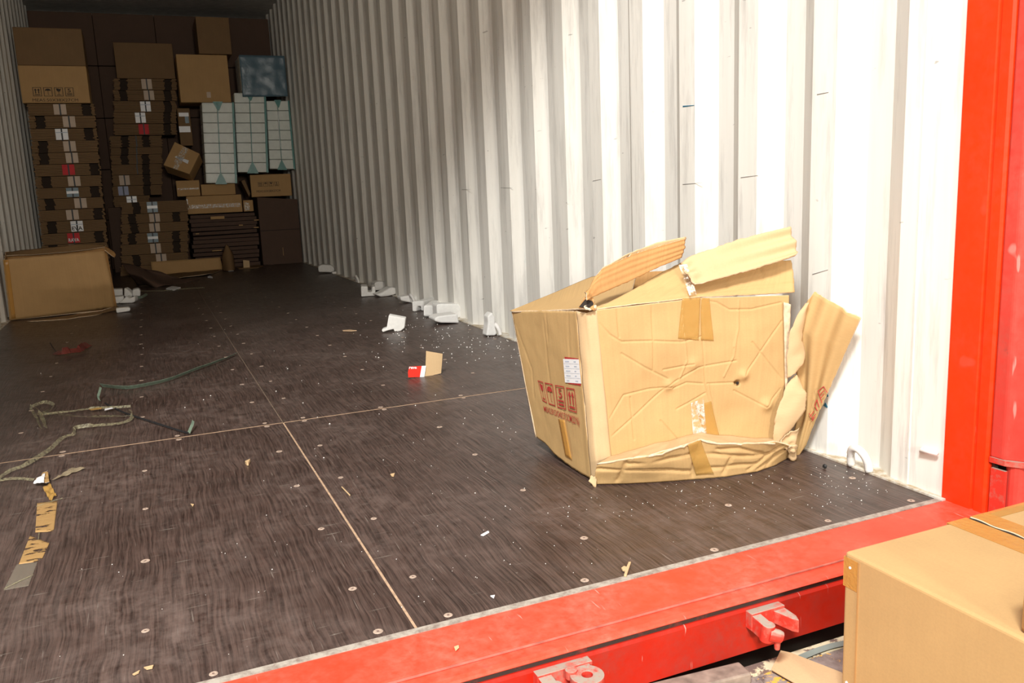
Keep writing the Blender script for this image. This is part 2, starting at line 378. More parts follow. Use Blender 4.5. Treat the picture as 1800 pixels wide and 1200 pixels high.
RESIDUE = film('torn_brown_tape', (0.40,0.24,0.09), (0.0,1.0), 0.5, (0.43,0.46), 22, (0.7,1.6,1)); STRAPCLEAR = film('yellowish_clear_strap', (0.36,0.33,0.20), (0.05,0.62), 0.25, (0.40,0.66), 130)
FOAM = plain('white_foam', (0.80,0.79,0.75), 0.8, 0.05, 60, 0.25); CRUMB = plain('foam_crumb', (0.78,0.76,0.70), 0.8, 0.1, 40)
INK = plain('dark_red_ink', (0.42,0.035,0.03), 0.7, 0.2, 120); INKB = plain('black_ink', (0.05,0.035,0.025), 0.7, 0.2, 120); INKG = plain('grey_ink', (0.45,0.50,0.58), 0.7)
SCUFF = plain('grey_scuff', (0.22,0.21,0.2), 0.7); PAPER = plain('white_paper', (0.82,0.82,0.82), 0.6, 0.04, 30); LABEL = plain('beige_label', (0.55,0.42,0.31), 0.5, 0.08); LABELW = plain('white_glossy_label', (0.82,0.82,0.82), 0.3, 0.06); LABELR = plain('red_label', (0.60,0.015,0.02), 0.6); LABELB = plain('blue_label', (0.05,0.07,0.20), 0.35); LABELT = plain('teal_grey_label', (0.07,0.14,0.18), 0.35)
HOLE = plain('dark_hand_hole', (0.022,0.016,0.012), 0.9); STRAPBLK = plain('black_strap', (0.02,0.02,0.022), 0.5)
STRAPG = plain('green_strap', (0.19,0.26,0.195), 0.35, 0.2, 60); STEEL = plain('grimy_steel', (0.25,0.195,0.155), 0.7, 0.35, 40, 0.3); RING = plain('white_painted_ring', (0.78,0.76,0.72), 0.45, 0.08, 40)
CHANNEL = chipped('dusty_floor_channel', (0.72,0.69,0.62), (0.42,0.33,0.21), 0.42, 0.6, 20); SCREW = plain('screw_head', (0.42,0.32,0.25), 0.5, 0.25, 200); SCREWC = plain('screw_recess', (0.16,0.10,0.08), 0.6)
SEAM = plain('bare_wood_filler', (0.46,0.31,0.20), 0.8, 0.25, 60); TEAL = film('teal_wrap_film', (0.10,0.36,0.32), 0.6, 0.2); BLUEF = film('blue_grey_wrap_film', (0.12,0.20,0.25), 0.85, 0.25)
WBOX = plain('white_box_card', (0.90,0.91,0.84), 0.35, 0.07, 25, 0.2); RUBBER = plain('black_rubber', (0.02,0.02,0.02), 0.6); GREENGREY = plain('grey_green_metal', (0.085,0.085,0.062), 0.7, 0.2); DOCK = dockplate()
CREAM = chipped('flaking_cream_paint', (0.68,0.60,0.40), (0.17,0.12,0.10), 0.5, 0.56, 28); REDBR = plain('dark_red_film', (0.13,0.025,0.018), 0.35, 0.3, 60); WOOD = plain('pale_wood_chip', (0.62,0.42,0.25), 0.8); BLUEM = plain('blue_pen', (0.03,0.17,0.27), 0.6)
REDCARD = plain('red_printed_card', (0.72,0.035,0.02), 0.4, 0.05); CEIL = plain('ceiling_paint', (0.62,0.61,0.57), 0.5)
CB = [CARD, TORN]; CBI = [CARD_IN, TORN]

# ------------------------------------------------------------------ the container
XW, DEP, H, YB = 1.178, 0.036, 2.69, 9.25
def struct(o): o['kind'] = 'structure'; return o
def corr_profile(side):
    pr = [(-0.002, 0), ]; y = 0.141
    pr += [(y, 0), (y, 0)]
    pts = [(0.0, 0.0), (0.141, 0.0)]
    k = 0.141
    while k < YB:
        pts += [(k+0.066, DEP), (k+0.066+0.068, DEP), (k+0.200, 0), (k+0.2775, 0)]; k += 0.2775
    return [(side*(XW+d), y) for y, d in pts]
for nm, sd in (('wall_right', 1), ('wall_left', -1)):
    pr = corr_profile(sd); vs = []; fs = []; nz = 8
    for j in range(nz+1):
        for x, y in pr: vs.append((x, y, -0.02+(H+0.02)*j/nz))
    n = len(pr)
    for j in range(nz):
        for i in range(n-1):
            a = j*n+i; fs.append((a, a+1, a+n+1, a+n) if sd > 0 else (a+n, a+n+1, a+1, a))
    # back skin so the sheet has thickness
    m = len(vs); vs += [(x+sd*0.004, y, z) for x, y, z in vs]
    fs += [tuple(q+m for q in reversed(f)) for f in fs]
    WR = struct(mk(nm, vs, fs, WALL))
    if sd > 0: WALLR = WR
m = MB(); m.box(-1.24, 1.24, 0, YB+0.05, H, H+0.03); struct(m.build('ceiling', CEIL))
m = MB(); m.box(-1.24, 1.24, YB, YB+0.05, -0.02, H); struct(m.build('wall_back', WALL))
m = MB(); m.box(-1.24, 1.24, 0.0, YB, -0.06, -0.012); FLOOR = struct(m.build('floor', GREENGREY))
for i, (x0, x1, y0, y1) in enumerate(((-1.160,-0.0025,0.006,1.4155),(0.0025,1.163,0.006,1.4155),(-1.160,-0.0025,1.4245,YB-0.01),(0.0025,1.163,1.4245,YB-0.01))):
    m = MB(); m.box(x0, x1, y0, y1, -0.012, 0.0); m.build('plywood_panel', PLY, FLOOR)
m = MB(); m.box(-0.0025, 0.0025, 0.006, 1.42, -0.012, -0.0008); m.build('seam_filler', SEAM, FLOOR)
m = MB(); m.box(-0.0022, 0.0022, 1.42, YB-0.01, -0.012, -0.0016); m.build('seam_filler', plain('dark_filler', (0.17,0.12,0.085), 0.8, 0.3, 60), FLOOR)  # filler is darker behind the cross seam
m = MB(); m.box(-1.16, -0.0025, 1.4165, 1.4235, -0.012, -0.0003); m.build('seam_filler', SEAM, FLOOR)
m = MB(); m.box(0.0025, 1.163, 1.4165, 1.4235, -0.012, -0.0003); m.build('seam_filler', SEAM, FLOOR)
m = MB(); m.box(-1.16, 1.163, -0.010, 0.0055, -0.02, 0.0012); m.build('edge_strip', EDGE, FLOOR)
# screw heads set into the plywood
def disc(r, z, n=12): return [(r*math.cos(2*math.pi*k/n), r*math.sin(2*math.pi*k/n), z) for k in range(n)]
sv = disc(0.0078, 0.0004)+disc(0.0068, 0.0011)+disc(0.0022, 0.0011)+disc(0.0018, 0.0004)
sf = []; smi = []
for a in range(3):
    for k in range(12): sf.append((a*12+k, a*12+(k+1)%12, (a+1)*12+(k+1)%12, (a+1)*12+k)); smi.append(1 if a == 2 else 0)
sf.append(tuple(36+k for k in range(12))); smi.append(1)
spots = []
for ix, x in enumerate((-1.11,-0.758,-0.405,-0.059,0.052,0.408,0.76,1.11)):
    j = rnd.uniform(0.185, 0.2)
    for k in range(4): spots.append((x, 0.191+0.306*k+(0.017 if x < -0.3 else 0)))
    for k in range(22): spots.append((x, 1.748+0.318*k))
for x in (-1.1,-0.86,-0.62,-0.311,-0.055,0.063,0.319,0.6,0.88,1.11):
    spots += [(x, 0.022), (x, 1.400), (x, 1.441)]
spots = [(x+rnd.uniform(-.004,.004), y+rnd.uniform(-.005,.005)) for x, y in spots]
spots.sort(key=lambda s: s[1])
proto = None
for x, y in spots[:250]:
    if proto is None:
        proto = mk('floor_screw', sv, sf, [SCREW, SCREWC], FLOOR, mi=smi); o = proto
    else:
        o = proto.copy(); COL.objects.link(o); o.parent = FLOOR
    o.location = (x, y, 0); s = rnd.uniform(0.85, 1.15); o.scale = (s, s, 1); o.rotation_euler[2] = rnd.uniform(0, 6)
# steel channel between floor and wall
m = MB(); m.box(1.1635, 1.24, -0.01, YB-0.01, -0.02, 0.004); o = struct(m.build('trim_1', CHANNEL))
m = MB(); m.box(-1.24, -1.1605, -0.01, YB-0.01, -0.02, 0.004); struct(m.build('trim_2', CHANNEL))
# door sill: plate on top with a rounded lip, groove, front face
prof = [(-0.0105,-0.004),(-0.0105,0.0),(-0.118,0.0),(-0.126,-0.002),(-0.134,-0.0022),(-0.148,-0.0022),(-0.157,-0.0040),(-0.1605,-0.0070),(-0.158,-0.0095),(-0.147,-0.0095),(-0.147,-0.011)]
m = MB(); m.prism([(-1.25, y, z) for y, z in prof]+[(-1.25,-0.0105,-0.011)], (2.5,0,0)); SILL = struct(m.build('trim_3', RED_TOP)); SILL['label'] = 'dusty scratched red steel door sill plate along the container mouth'
m = MB(); m.box(-1.25, 1.25, -0.153, -0.03, -0.0195, -0.0112); m.build('groove', GROOVE, SILL)
m = MB(); m.prism([(-1.25,-0.156,-0.0197),(-1.25,-0.160,-0.024),(-1.25,-0.160,-0.100),(-1.25,-0.03,-0.100),(-1.25,-0.03,-0.0197)], (2.5,0,0)); m.build('front_face', RED_FACE, SILL)
m = MB(); m.box(-1.25, 1.25, -0.1275, -0.1245, -0.001, 0.0011); m.build('scored_line', plain('pinkish_score', (0.48,0.15,0.11), 0.7, 0.3, 40), SILL)

# corner posts, header
def post(nm, sd):
    pr = [(XW-0.004, 0.0), (XW-0.004, -0.066), (XW+0.003, -0.0685), (XW+0.003, -0.072), (XW-0.002, -0.074), (XW-0.002, -0.094), (XW+0.002, -0.099), (XW+0.03, -0.099), (XW+0.03, -0.090), (XW+0.12, -0.090), (XW+0.12, 0.0)]
    m = MB(); m.prism([(sd*x, y, -0.03) for x, y in pr], (0,0,H+0.03)); return struct(m.build(nm, RED))
POST = post('trim_4', 1); POST['label'] = 'bright red steel corner post right of the white wall'
post('trim_5', -1)
m = MB(); m.box(-1.25, 1.25, -0.118, 0.0, 2.585, H+0.03); struct(m.build('trim_6', RED))
# small stub rod welded low on the wall by the post
m = MB(); a = PX(1619,792,XW-0.01); m.tube([a+Vector((0.008,0.004,0.004)), a, PX(1648,797,XW-0.012)], [0.0035,0.005,0.004], 8); m.build('wall_stub', RING, WALLR, smooth=True)
# open door leaf folded back along the outside, seen by its hinge edge
DOOR = struct(thing('door_1', 'weathered red open container door seen by its hinge edge beyond the post', 'door', (1.21,-0.13,0.0)))
del DOOR['category']
lower = MB(); lower.tube([(1.210,-0.140,-0.1),(1.210,-0.140,0.118)], 0.019, 16); lower.build('hinge_pin', RED_DOOR, DOOR, smooth=False)
m = MB(); m.box(1.182, 1.189, -0.135, -0.104, -0.1, 0.100); m.build('jamb_lug', DUSTY, DOOR)
m = MB(); m.prism([(1.180,-0.101,0.122),(1.181,-0.130,0.122),(1.190,-0.140,0.122),(1.205,-0.163,0.122),(1.229,-0.166,0.122),(1.234,-0.150,0.122),(1.236,-0.101,0.122)], (0,0,2.45)); m.build('edge_channel', RED_DOOR, DOOR, bevel=0.004)
m = MB(); m.prism([(1.178,-0.102,0.112),(1.179,-0.135,0.112),(1.202,-0.168,0.112),(1.232,-0.172,0.112),(1.240,-0.102,0.112)], (0,0,0.011)); m.build('channel_cap', DUSTY, DOOR)
m = MB(); m.box(1.190, 1.2395, -0.106, -0.1005, -0.1, 0.111); m.build('recess_shade', GROOVE, DOOR)  # dark box standing in for the shaded recess behind the hinge pin
m = MB(); m.box(1.262, 1.31, -0.1, 0.95, 0.0, 2.57); m.build('door_leaf', RED_DOOR, DOOR)
m = MB(); m.box(1.2405, 1.250, -0.150, -0.101, -0.1, 2.57); m.build('door_gasket', RUBBER, DOOR)
for z in (0.85, 1.75):
    m = MB(); m.box(1.183, 1.222, -0.176, -0.120, z, z+0.06); m.tube([(1.215,-0.168,z-0.02),(1.215,-0.168,z+0.08)], 0.016, 12); m.build('hinge', RED_DOOR, DOOR, bevel=0.003)
# lashing rings welded to the right wall
for yc in (0.222, 1.35, 2.475, 3.87, 5.36):
    m = MB(); pts = []
    for k in range(13):
        a = math.pi*(k/12); pts.append((XW-0.010-0.022*math.sin(a)*0.6, yc+0.027*math.cos(a)*(-1), 0.010+0.045*math.sin(a)**0.8))
    m.tube([(XW-0.010, yc-0.029, 0.003)]+pts+[(XW-0.010, yc+0.029, 0.003)], 0.0095, 12)
    m.build('lashing_ring', RING, WALLR, smooth=True)
# marks on the wall
def wallmark(name, a, b, wd, mat):
    A = PX(*a, XW-0.0012); B = PX(*b, XW-0.0012); d = (B-A).normalized(); s = Vector((1,0,0)).cross(d)*wd/2
    m = MB(); m.prism([A-s, B-s*0.3, B+s*0.3, A+s], (0.0015,0,0)); m.build(name, mat, WALLR)
wallmark('blue_pen_mark', (1200,187), (1220,185), 0.004, BLUEM); wallmark('blue_pen_mark', (1451,687), (1455,697), 0.010, BLUEM); wallmark('blue_pen_mark', (1449,710), (1454,716), 0.011, BLUEM)
m = MB()
for y in (0.092, 0.094): m.tube([(XW-0.0008, y, 0.0), (XW-0.0003, y, H)], 0.0012, 6)
m.build('weld_seam', WALL, WALLR)
for a, b in (((1436,166),(1456,162)),((1200,324),(1233,321)),((1302,312),(1332,308)),((1428,482),(1455,474)),((1042,318),(1056,315)),((880,330),(900,330)),((812,333),(827,333))):
    wallmark('scuff_mark', a, b, 0.0016, SCUFF)

# lock keepers on the sill face
def keeper(x, kind):
    k = MB(); y0 = -0.160; zt = -0.023
    def arm(x0, x1, z0, z1, y1, drop):
        k.hexa([(x0,y1,z0-drop),(x1,y1,z0-drop),(x1,y0,z0),(x0,y0,z0)], [(x0,y1,z1-drop),(x1,y1,z1-drop),(x1,y0,z1),(x0,y0,z1)])
    if kind:   # forked cam keeper: a hooked left arm and a pointed right prong
        k.box(x-0.035, x+0.035, y0-0.016, y0+0.001, zt-0.030, zt+0.001)
        arm(x-0.034, x-0.016, zt-0.029, zt, -0.205, 0.006)
        k.tube([(x-0.025,-0.200,zt-0.036),(x-0.023,-0.203,zt-0.006)], 0.0115, 14)
        k.tube([(x-0.024,-0.206,zt-0.022),(x-0.010,-0.214,zt-0.026),(x-0.006,-0.216,zt-0.028)], [0.012,0.011,0.010], 12)
        k.tube([(x-0.012,-0.212,zt-0.030),(x-0.012,-0.212,zt-0.050)], [0.0065,0.0045], 10)
        k.prism([(x+0.010,-0.176,zt-0.026),(x+0.034,-0.176,zt-0.026),(x+0.038,-0.200,zt-0.030),(x+0.032,-0.214,zt-0.031),(x+0.024,-0.206,zt-0.030)], (0,0,0.023))
    else:      # lug with a round hole on the right, short prong on the left
        k.box(x-0.047, x+0.046, y0-0.016, y0+0.001, zt-0.030, zt+0.001)
        arm(x-0.046, x-0.024, zt-0.029, zt-0.001, -0.200, 0.003)
        k.tube([(x-0.030,-0.200,zt-0.030),(x-0.030,-0.200,zt-0.004)], 0.0125, 14)
        arm(x+0.006, x+0.040, zt-0.027, zt-0.001, -0.185, 0.001)
        ring = []
        for a in range(24):
            t = 2*math.pi*a/24
            for rr, zz in ((0.026,zt-0.027),(0.026,zt+0.0),(0.0085,zt+0.0),(0.0085,zt-0.027)): ring.append((x+0.022+rr*math.cos(t), -0.203+rr*math.sin(t), zz))
        k.add(ring, [(a*4+b, a*4+(b+1)%4, ((a+1)%24)*4+(b+1)%4, ((a+1)%24)*4+b) for a in range(24) for b in range(4)])
        k.tube([(x+0.004,-0.186,zt-0.01),(x+0.004,-0.186,zt+0.004)], 0.0095, 12)
    return k.build('lock_keeper', DUSTY, SILL, bevel=0.0018, smooth=False)
keeper(0.562, 1); keeper(0.178, 0)

# ------------------------------------------------------------------ dock in front of the container
ZD = -0.122
m = MB(); m.box(-4, 4, -6.0, -0.1675, ZD-0.02, ZD); DK = struct(m.build('dock_floor', DOCK))
m = MB(); m.box(-4, 4, -0.150, -0.05, -1.2, ZD-0.03); struct(m.build('trim_7', GREENGREY))
m = MB(); m.box(-4, 4, -0.196, -0.168, ZD-0.005, ZD+0.002); m.build('plate_edge', CREAM, DK)
m = MB(); m.box(-4, 4, 0.0, 12, -1.25, -1.2); struct(m.build('ground', plain('yard_ground', (0.10,0.105,0.08), 0.9, 0.3, 3)))
a = PZ(1195,1200,ZD+0.02); b = PZ(1310,1172,ZD+0.02)
m = MB(); d = (b-a); a = b-d*3.0; n = Vector((0,0,1)).cross(d.normalized())*0.019
m.hexa([a-n+Vector((0,0,-.02)), b-n+Vector((0,0,-.02)), b+n+Vector((0,0,-.02)), a+n+Vector((0,0,-.02))], [a-n, b-n, b+n, a+n])
tag(m.build('steel_bar', STEEL, bevel=0.003), 'grimy grey steel bar lying on the dock plate below the red sill', 'bar')

# ------------------------------------------------------------------ the big torn carton
def Y3(L): return [PY(*q) for q in L]
def floorpt(px, py, z=0.002): return PZ(px, py, z)
T = thing('damaged_carton', 'large crushed and torn brown cardboard carton with red printed symbols, lying by the white wall', 'carton', (0.86, 0.60, 0))
fl, fr = 0.455, 0.365
TL, TR = PY(1049,545,fl), PY(1387,519,fr); BL, BR = PY(1075,809,fl-0.003), PY(1363,778,fr+0.004)
Ffront = coons([TL, PY(1231,524,0.408), TR], [BL, PY(1231,772,0.410), BR], [BL, PY(1066,720,fl), PY(1058,640,fl), TL], [BR, PY(1385,640,fr), TR])
def fp(x, y): # a point of the front panel from its measured position
    u = v = 0.5
    t = Vector((x, y))
    def pr(u, v):
        d = Ffront(u, v)-CAM; k = d.dot(_f); return Vector((900+F_PX*d.dot(_r)/k, 600-F_PX*d.dot(_u)/k))
    for _ in range(8):
        p = pr(u, v); a = (pr(u+1e-3, v)-p)/1e-3; b = (pr(u, v+1e-3)-p)/1e-3; e = t-p
        D = a.x*b.y-a.y*b.x; u += (e.x*b.y-e.y*b.x)/D; v += (a.x*e.y-a.y*e.x)/D
    return u, v
def fpt(x, y): return Ffront(*fp(x, y))
def cl(*L): return [fpt(880+x/2.448, 380+y/2.448) for x, y in L]
LN = [cl((860,345),(872,560),(882,720),(945,965)), cl((650,350),(655,540),(657,668)), cl((425,460),(470,510),(520,540),(650,535),(780,540),(870,515)),
      cl((470,870),(530,770),(640,745),(735,735)), cl((480,945),(600,840),(720,730),(850,650),(1010,620)), cl((1210,450),(1130,560),(1050,680)),
      cl((890,720),(1010,715)), cl((1005,750),(1140,820),(1205,740)), cl((865,360),(930,370),(985,402),(1080,400),(1210,370)), cl((700,660),(830,635)),
      (cl((560,780),(568,870),(575,960)), 1), cl((900,720),(925,850),(955,955)), cl((760,830),(880,760)), cl((745,740),(800,715),(870,720)), cl((520,590),(620,650),(720,700)),
      (cl((1010,520),(1000,600),(960,690)), -1), (cl((1025,360),(1020,480),(1000,560)), -1), cl((500,400),(510,520)), (cl((780,400),(800,620),(770,700)), -1), cl((1080,540),(1160,640),(1210,700)), cl((690,880),(760,960))]
cd = creases(LN, 0.0024, 0.0028)
bumps = [(fpt(1176,677), 0.008, 0.012), (fpt(1347,711), 0.011, 0.014), (fpt(1306,660), 0.010, 0.012), (fpt(1296,673), -0.02, 0.005), (fpt(1219,640), 0.006, 0.014), (fpt(1160,610), 0.005, 0.05), (fpt(1300,610), 0.006, 0.06), (fpt(1150,700), -0.006, 0.06), (fpt(1290,730), -0.006, 0.05)]
def fdisp(u, v, p):
    s = cd(u, v, p)
    for c, h, r in bumps: s += h*math.exp(-((p-c).length/r)**2)
    return s*min(1, 18*u*(1-u)+0.15)*min(1, 14*v*(1-v)+0.2)
FP = sheet('front_panel', Ffront, 260, 190, 0.005, CB, T, fdisp)
m = MB(); c = fpt(1296,673)+Vector((0,-0.0015,0)); m.prism([c+Vector((0.0045*math.cos(a*0.9), 0, 0.0036*math.sin(a*0.9)*(1+0.2*(a%2)))) for a in range(7)], (0,0.002,0)); m.build('puncture_shade', HOLE, T)  # near-black plate painting the shade inside the small hole
# tapes stuck on the front panel
def onfront(name, bl, br, tr, tl, mat, lift=0.0012, nx=12, ny=16):
    def f(u, v):
        x = (bl[0]*(1-u)+br[0]*u)*(1-v)+(tl[0]*(1-u)+tr[0]*u)*v; y = (bl[1]*(1-u)+br[1]*u)*(1-v)+(tl[1]*(1-u)+tr[1]*u)*v
        a, b = fp(x, y); p = Ffront(a, b); n = Vector((-0.1,-0.98,0.05)); return p+n*(fdisp(a, b, p)+lift)
    return sheet(name, f, nx, ny, 0.0003, mat, T)
onfront('brown_tape', (1191,595), (1228,598), (1231,523), (1199,524), TAPE_PALE); onfront('brown_tape', (1232,598), (1254,599), (1247,524), (1233,523), TAPE_PALE)
onfront('brown_tape', (1240,770), (1266,770), (1250,705), (1222,712), TAPE_PALE); onfront('clear_tape', (1218,772), (1242,766), (1236,700), (1214,708), CLEAR, 0.0016)
# left panel: a plane through three measured corners
A0, B0, C0 = PY(900,548,0.854), PY(1013,547,0.50), PZ(1039,842,0.004)
nL = (B0-A0).cross(C0-A0).normalized(); nL = -nL if nL.x > 0 else nL
def lp(x, y, o=0.0): return PP(x, y, A0+nL*o, nL)
Fleft = coons([lp(900,548), lp(950,546), lp(1013,547)], [lp(943,768), lp(957,778), lp(980,803), lp(1005,822), lp(1039,842)], [lp(943,768), lp(928,705), lp(915,630), lp(908,590), lp(900,548)], [lp(1039,842), lp(1028,720), lp(1019,620), lp(1013,547)])
lcr = creases([[lp(960,550), lp(963,600)], [lp(998,550), lp(1002,640)], ([lp(1011,560), lp(1034,830)], -1), [lp(903,560), lp(935,650), lp(940,700)], [lp(955,560), lp(968,690)], [lp(990,720), lp(1004,800)]], 0.0020, 0.004)
def ldisp(u, v, p): return lcr(u, v, p)*0.8*min(1, 12*u*(1-u)+0.1)
sheet('side_panel', Fleft, 70, 70, 0.005, CB, T, ldisp, rag=0.0015)
# rounded corner strip between side and front panels
Fcorner = coons([B0+Vector((0,0,0.003)), PY(1030,549,0.468), TL+Vector((0,0,0.001))], [lp(1039,842), PY(1052,838,0.448), BL], [lp(1039,842), B0], [BL, TL])
sheet('corner_strip', Fcorner, 14, 50, 0.004, [CARD_PALE, TORN], T, lambda u, v, p: 0.002*noise.noise(p*22)+0.0012*math.sin(u*9))
# prints on the side panel
def lmap(tl, tr, br, bl, o=0.0026):
    def g(s, t):
        x = (bl[0]*(1-s)+br[0]*s)*(1-t)+(tl[0]*(1-s)+tr[0]*s)*t; y = (bl[1]*(1-s)+br[1]*s)*(1-t)+(tl[1]*(1-s)+tr[1]*s)*t
        return lp(940+x/8, 620+y/8, o)
    return g
for nm, q in (('glass', ((40,385),(112,408),(170,708),(105,668))), ('umbrella', ((138,415),(248,438),(288,752),(195,718))), ('five', ((283,450),(410,472),(437,800),(318,768))), ('arrows', ((440,485),(557,505),(590,845),(470,805)))):
    v2, f2 = icon(nm); flat('printed_symbol', v2, f2, lmap(*q), INK, T, label='dark red '+{'glass':'fragile glass','umbrella':'umbrella','five':'stacking limit 5','arrows':'this way up'}[nm]+' symbol')
v2, f2 = text_polys('MEAS:59.5X54X37.5CM(22Y6)', 0.003); flat('printed_text', v2, f2, lmap((120,745),(618,912),(628,1052),(140,845)), INK, T, label='dark red printed carton measurements')
def g4(name, q, o, mat, **k): g = lmap(*q, o); return sheet(name, lambda u, v: g(u, v), 4, 6, 0.0003, mat, T, smooth=False, **k)
g4('label_frame', ((418,56),(612,79),(648,463),(470,432)), 0.0016, INK, label='dark red edge showing behind the white label')
g4('address_label', ((397,85),(617,92),(652,432),(425,416)), 0.0021, PAPER, label='white paper label with faint grey lines')
lg = lmap((397,85),(617,92),(652,432),(425,416), 0.0025)
L2 = [R2(0.02, t, 0.98, t+0.012) for t in (0.2,0.4,0.6,0.8)]
for t in (0.06,0.27,0.47,0.67,0.87): L2 += [R2(0.12, t, 0.12+rnd.uniform(.15,.3), t+0.05), R2(0.66, t, 0.66+rnd.uniform(.1,.22), t+0.05)]
flat('label_lines', *polys(L2), lg, INKG, T)
sheet('brown_tape', quad(lp(993,800,0.0028), lp(1005,808,0.0028), lp(992,738,0.0028), lp(981,736,0.0028)), 3, 12, 0.0003, TAPE, T)
# crushed ledge and the strip folded under
def sfp(F, x, y):
    u = v = 0.5; t = Vector((x, y))
    def pr(u, v):
        d = F(u, v)-CAM; k = d.dot(_f); return Vector((900+F_PX*d.dot(_r)/k, 600-F_PX*d.dot(_u)/k))
    for _ in range(10):
        p = pr(u, v); a = (pr(u+1e-3, v)-p)/1e-3; b = (pr(u, v+1e-3)-p)/1e-3; e = t-p
        D = a.x*b.y-a.y*b.x
        if abs(D) < 1e-6: break
        u = max(-.05, min(1.05, u+(e.x*b.y-e.y*b.x)/D)); v = max(-.05, min(1.05, v+(a.x*e.y-a.y*e.x)/D))
    return F(u, v)
def lines(F, *L): return [[sfp(F, x, y) for x, y in l] for l in L]
fold = [PY(1049,815,0.425), PY(1090,808,0.392), PY(1141,801,0.358), PY(1200,783,0.338), PY(1231,772,0.345), PY(1262,779,0.325), PY(1320,779,0.312), PY(1363,777,0.312), PY(1397,786,0.330)]
Fledge = coons([BL+Vector((-0.004,0,0.012)), fpt(1150,780), fpt(1231,760), fpt(1300,768), BR+Vector((0,0,0.012))], fold[:8], [fold[0], BL+Vector((-0.004,0,0.012))], [fold[7], BR+Vector((0,0,0.012))])
wr = creases(lines(Fledge, [(1160,797),(1172,782)], [(1110,806),(1120,794)], [(1200,784),(1205,772)], [(1300,779),(1310,772)]), 0.003, 0.006)
sheet('crushed_ledge', Fledge, 60, 14, 0.004, [CARD_PALE, TORN], T, lambda u, v, p: wr(u, v, p)+0.003*noise.noise(p*30))
low = [floorpt(1043,851), floorpt(1100,850), floorpt(1160,847), floorpt(1215,843), floorpt(1275,838), floorpt(1330,829), floorpt(1362,818), floorpt(1388,803), floorpt(1400,798)]
Fstrip = coons(fold, low, [low[0], PY(1046,832,0.432), fold[0]], [low[-1], fold[-1]])
sc = creases(lines(Fstrip, [(1217,842),(1219,817),(1231,774)], [(1225,800),(1262,799),(1310,802),(1350,798)], [(1262,790),(1300,788),(1340,797)], [(1345,824),(1362,800),(1390,788)], [(1330,826),(1380,792)], [(1315,826),(1350,800),(1375,785)], [(1052,824),(1140,826),(1215,828)], [(1100,815),(1180,806),(1222,795)], [(1230,825),(1290,818),(1330,815)], [(1085,846),(1100,812)], [(1270,835),(1285,805)]), 0.006, 0.006)
sheet('folded_under_strip', Fstrip, 130, 26, 0.004, CB, T, lambda u, v, p: (sc(u, v, p)+0.0024*noise.noise(p*20))*min(1, v*6), rag=0.0008)
sheet('brown_tape', lambda u, v: Fstrip(0.40+0.075*u+0.02*(1-v), 0.1+0.9*v)+Vector((-0.0005,-0.004,0.001)), 8, 12, 0.0003, TAPE_PALE, T, lambda u, v, p: 0.004*noise.noise(p*26))
# crumpled corner tips
def scrap(name, quadpx, mat, amp=0.004, nx=8, ny=8, th=0.0015, fr_=40):
    return sheet(name, quad(*[PY(*q) for q in quadpx]), nx, ny, th, mat, T, lambda u, v, p: amp*noise.noise(p*fr_), rag=0.004)
scrap('torn_tip', [(1034,845,0.44),(1047,856,0.432),(1050,838,0.43),(1040,836,0.44)], [CARD_PALE, TORN])
# rear and base panels
XB = XW-0.012
rb = [PY(900,548,0.854), PY(1040,487,0.854), Vector((1.0,0.85,0.44)), Vector((XB,0.85,0.43))]
sheet('back_panel', coons(rb, [lp(943,768), Vector((0.8,0.86,0.003)), Vector((XB,0.86,0.003))], [lp(943,768), rb[0]], [Vector((XB,0.86,0.003)), rb[-1]]), 24, 20, 0.005, CBI, T, lambda u, v, p: 0.003*noise.noise(p*12))
sheet('base_panel', coons([lp(943,768)+Vector((0.01,0,0.002)), Vector((XB,0.855,0.004))], [low[0]+Vector((0.01,0.02,0.003)), low[4]+Vector((0,0.02,0.003)), low[8]+Vector((0,0.02,0.003))], [low[0]+Vector((0.01,0.02,0.003)), lp(943,768)+Vector((0.01,0,0.002))], [low[8]+Vector((0,0.02,0.003)), Vector((XB,0.855,0.004))]), 10, 8, 0.003, CBI, T)
# top: slumped rear part and the flap rising from the front edge
ridge = [PY(1049,542,fl), PY(1110,510,0.48), PY(1160,480,0.495), PY(1197,461,0.50)]
Ftop = coons([rb[0]+Vector((-0.006,0,0.004)), PY(970,515,0.858), PY(1040,486,0.858), PY(1120,474,0.80)], [rb[0]+Vector((-0.006,0,0.002)), PY(957,545,0.68), PY(1024,541,0.50), PY(1049,541,fl)], [rb[0]+Vector((-0.006,0,0.002)), rb[0]+Vector((-0.006,0,0.004))], [PY(1049,541,fl), PY(1110,512,0.54), PY(1120,474,0.80)])
sheet('top_panel', Ftop, 40, 30, 0.005, CB, T, lambda u, v, p: 0.0025*noise.noise(p*10), rag=0.001)
Fflap = coons([PY(1197,461,0.50), PY(1290,459,0.45), PY(1391,457,0.405)], [PY(1049,542,fl), PY(1140,531,0.437), PY(1231,521,0.408), PY(1320,517,0.385), PY(1397,513,fr)], ridge, [PY(1397,513,fr), PY(1395,480,0.387), PY(1391,457,0.405)])
fcr = creases(lines(Fflap, [(1222,516),(1300,507),(1393,497)], [(1129,495),(1145,525)], [(1337,470),(1345,495)], [(1275,490),(1278,508)], [(1160,490),(1175,520)], [(1060,538),(1222,516)]), 0.0030, 0.004)
sheet('front_flap', Fflap, 70, 26, 0.004, CB, T, fcr, rag=0.0015)
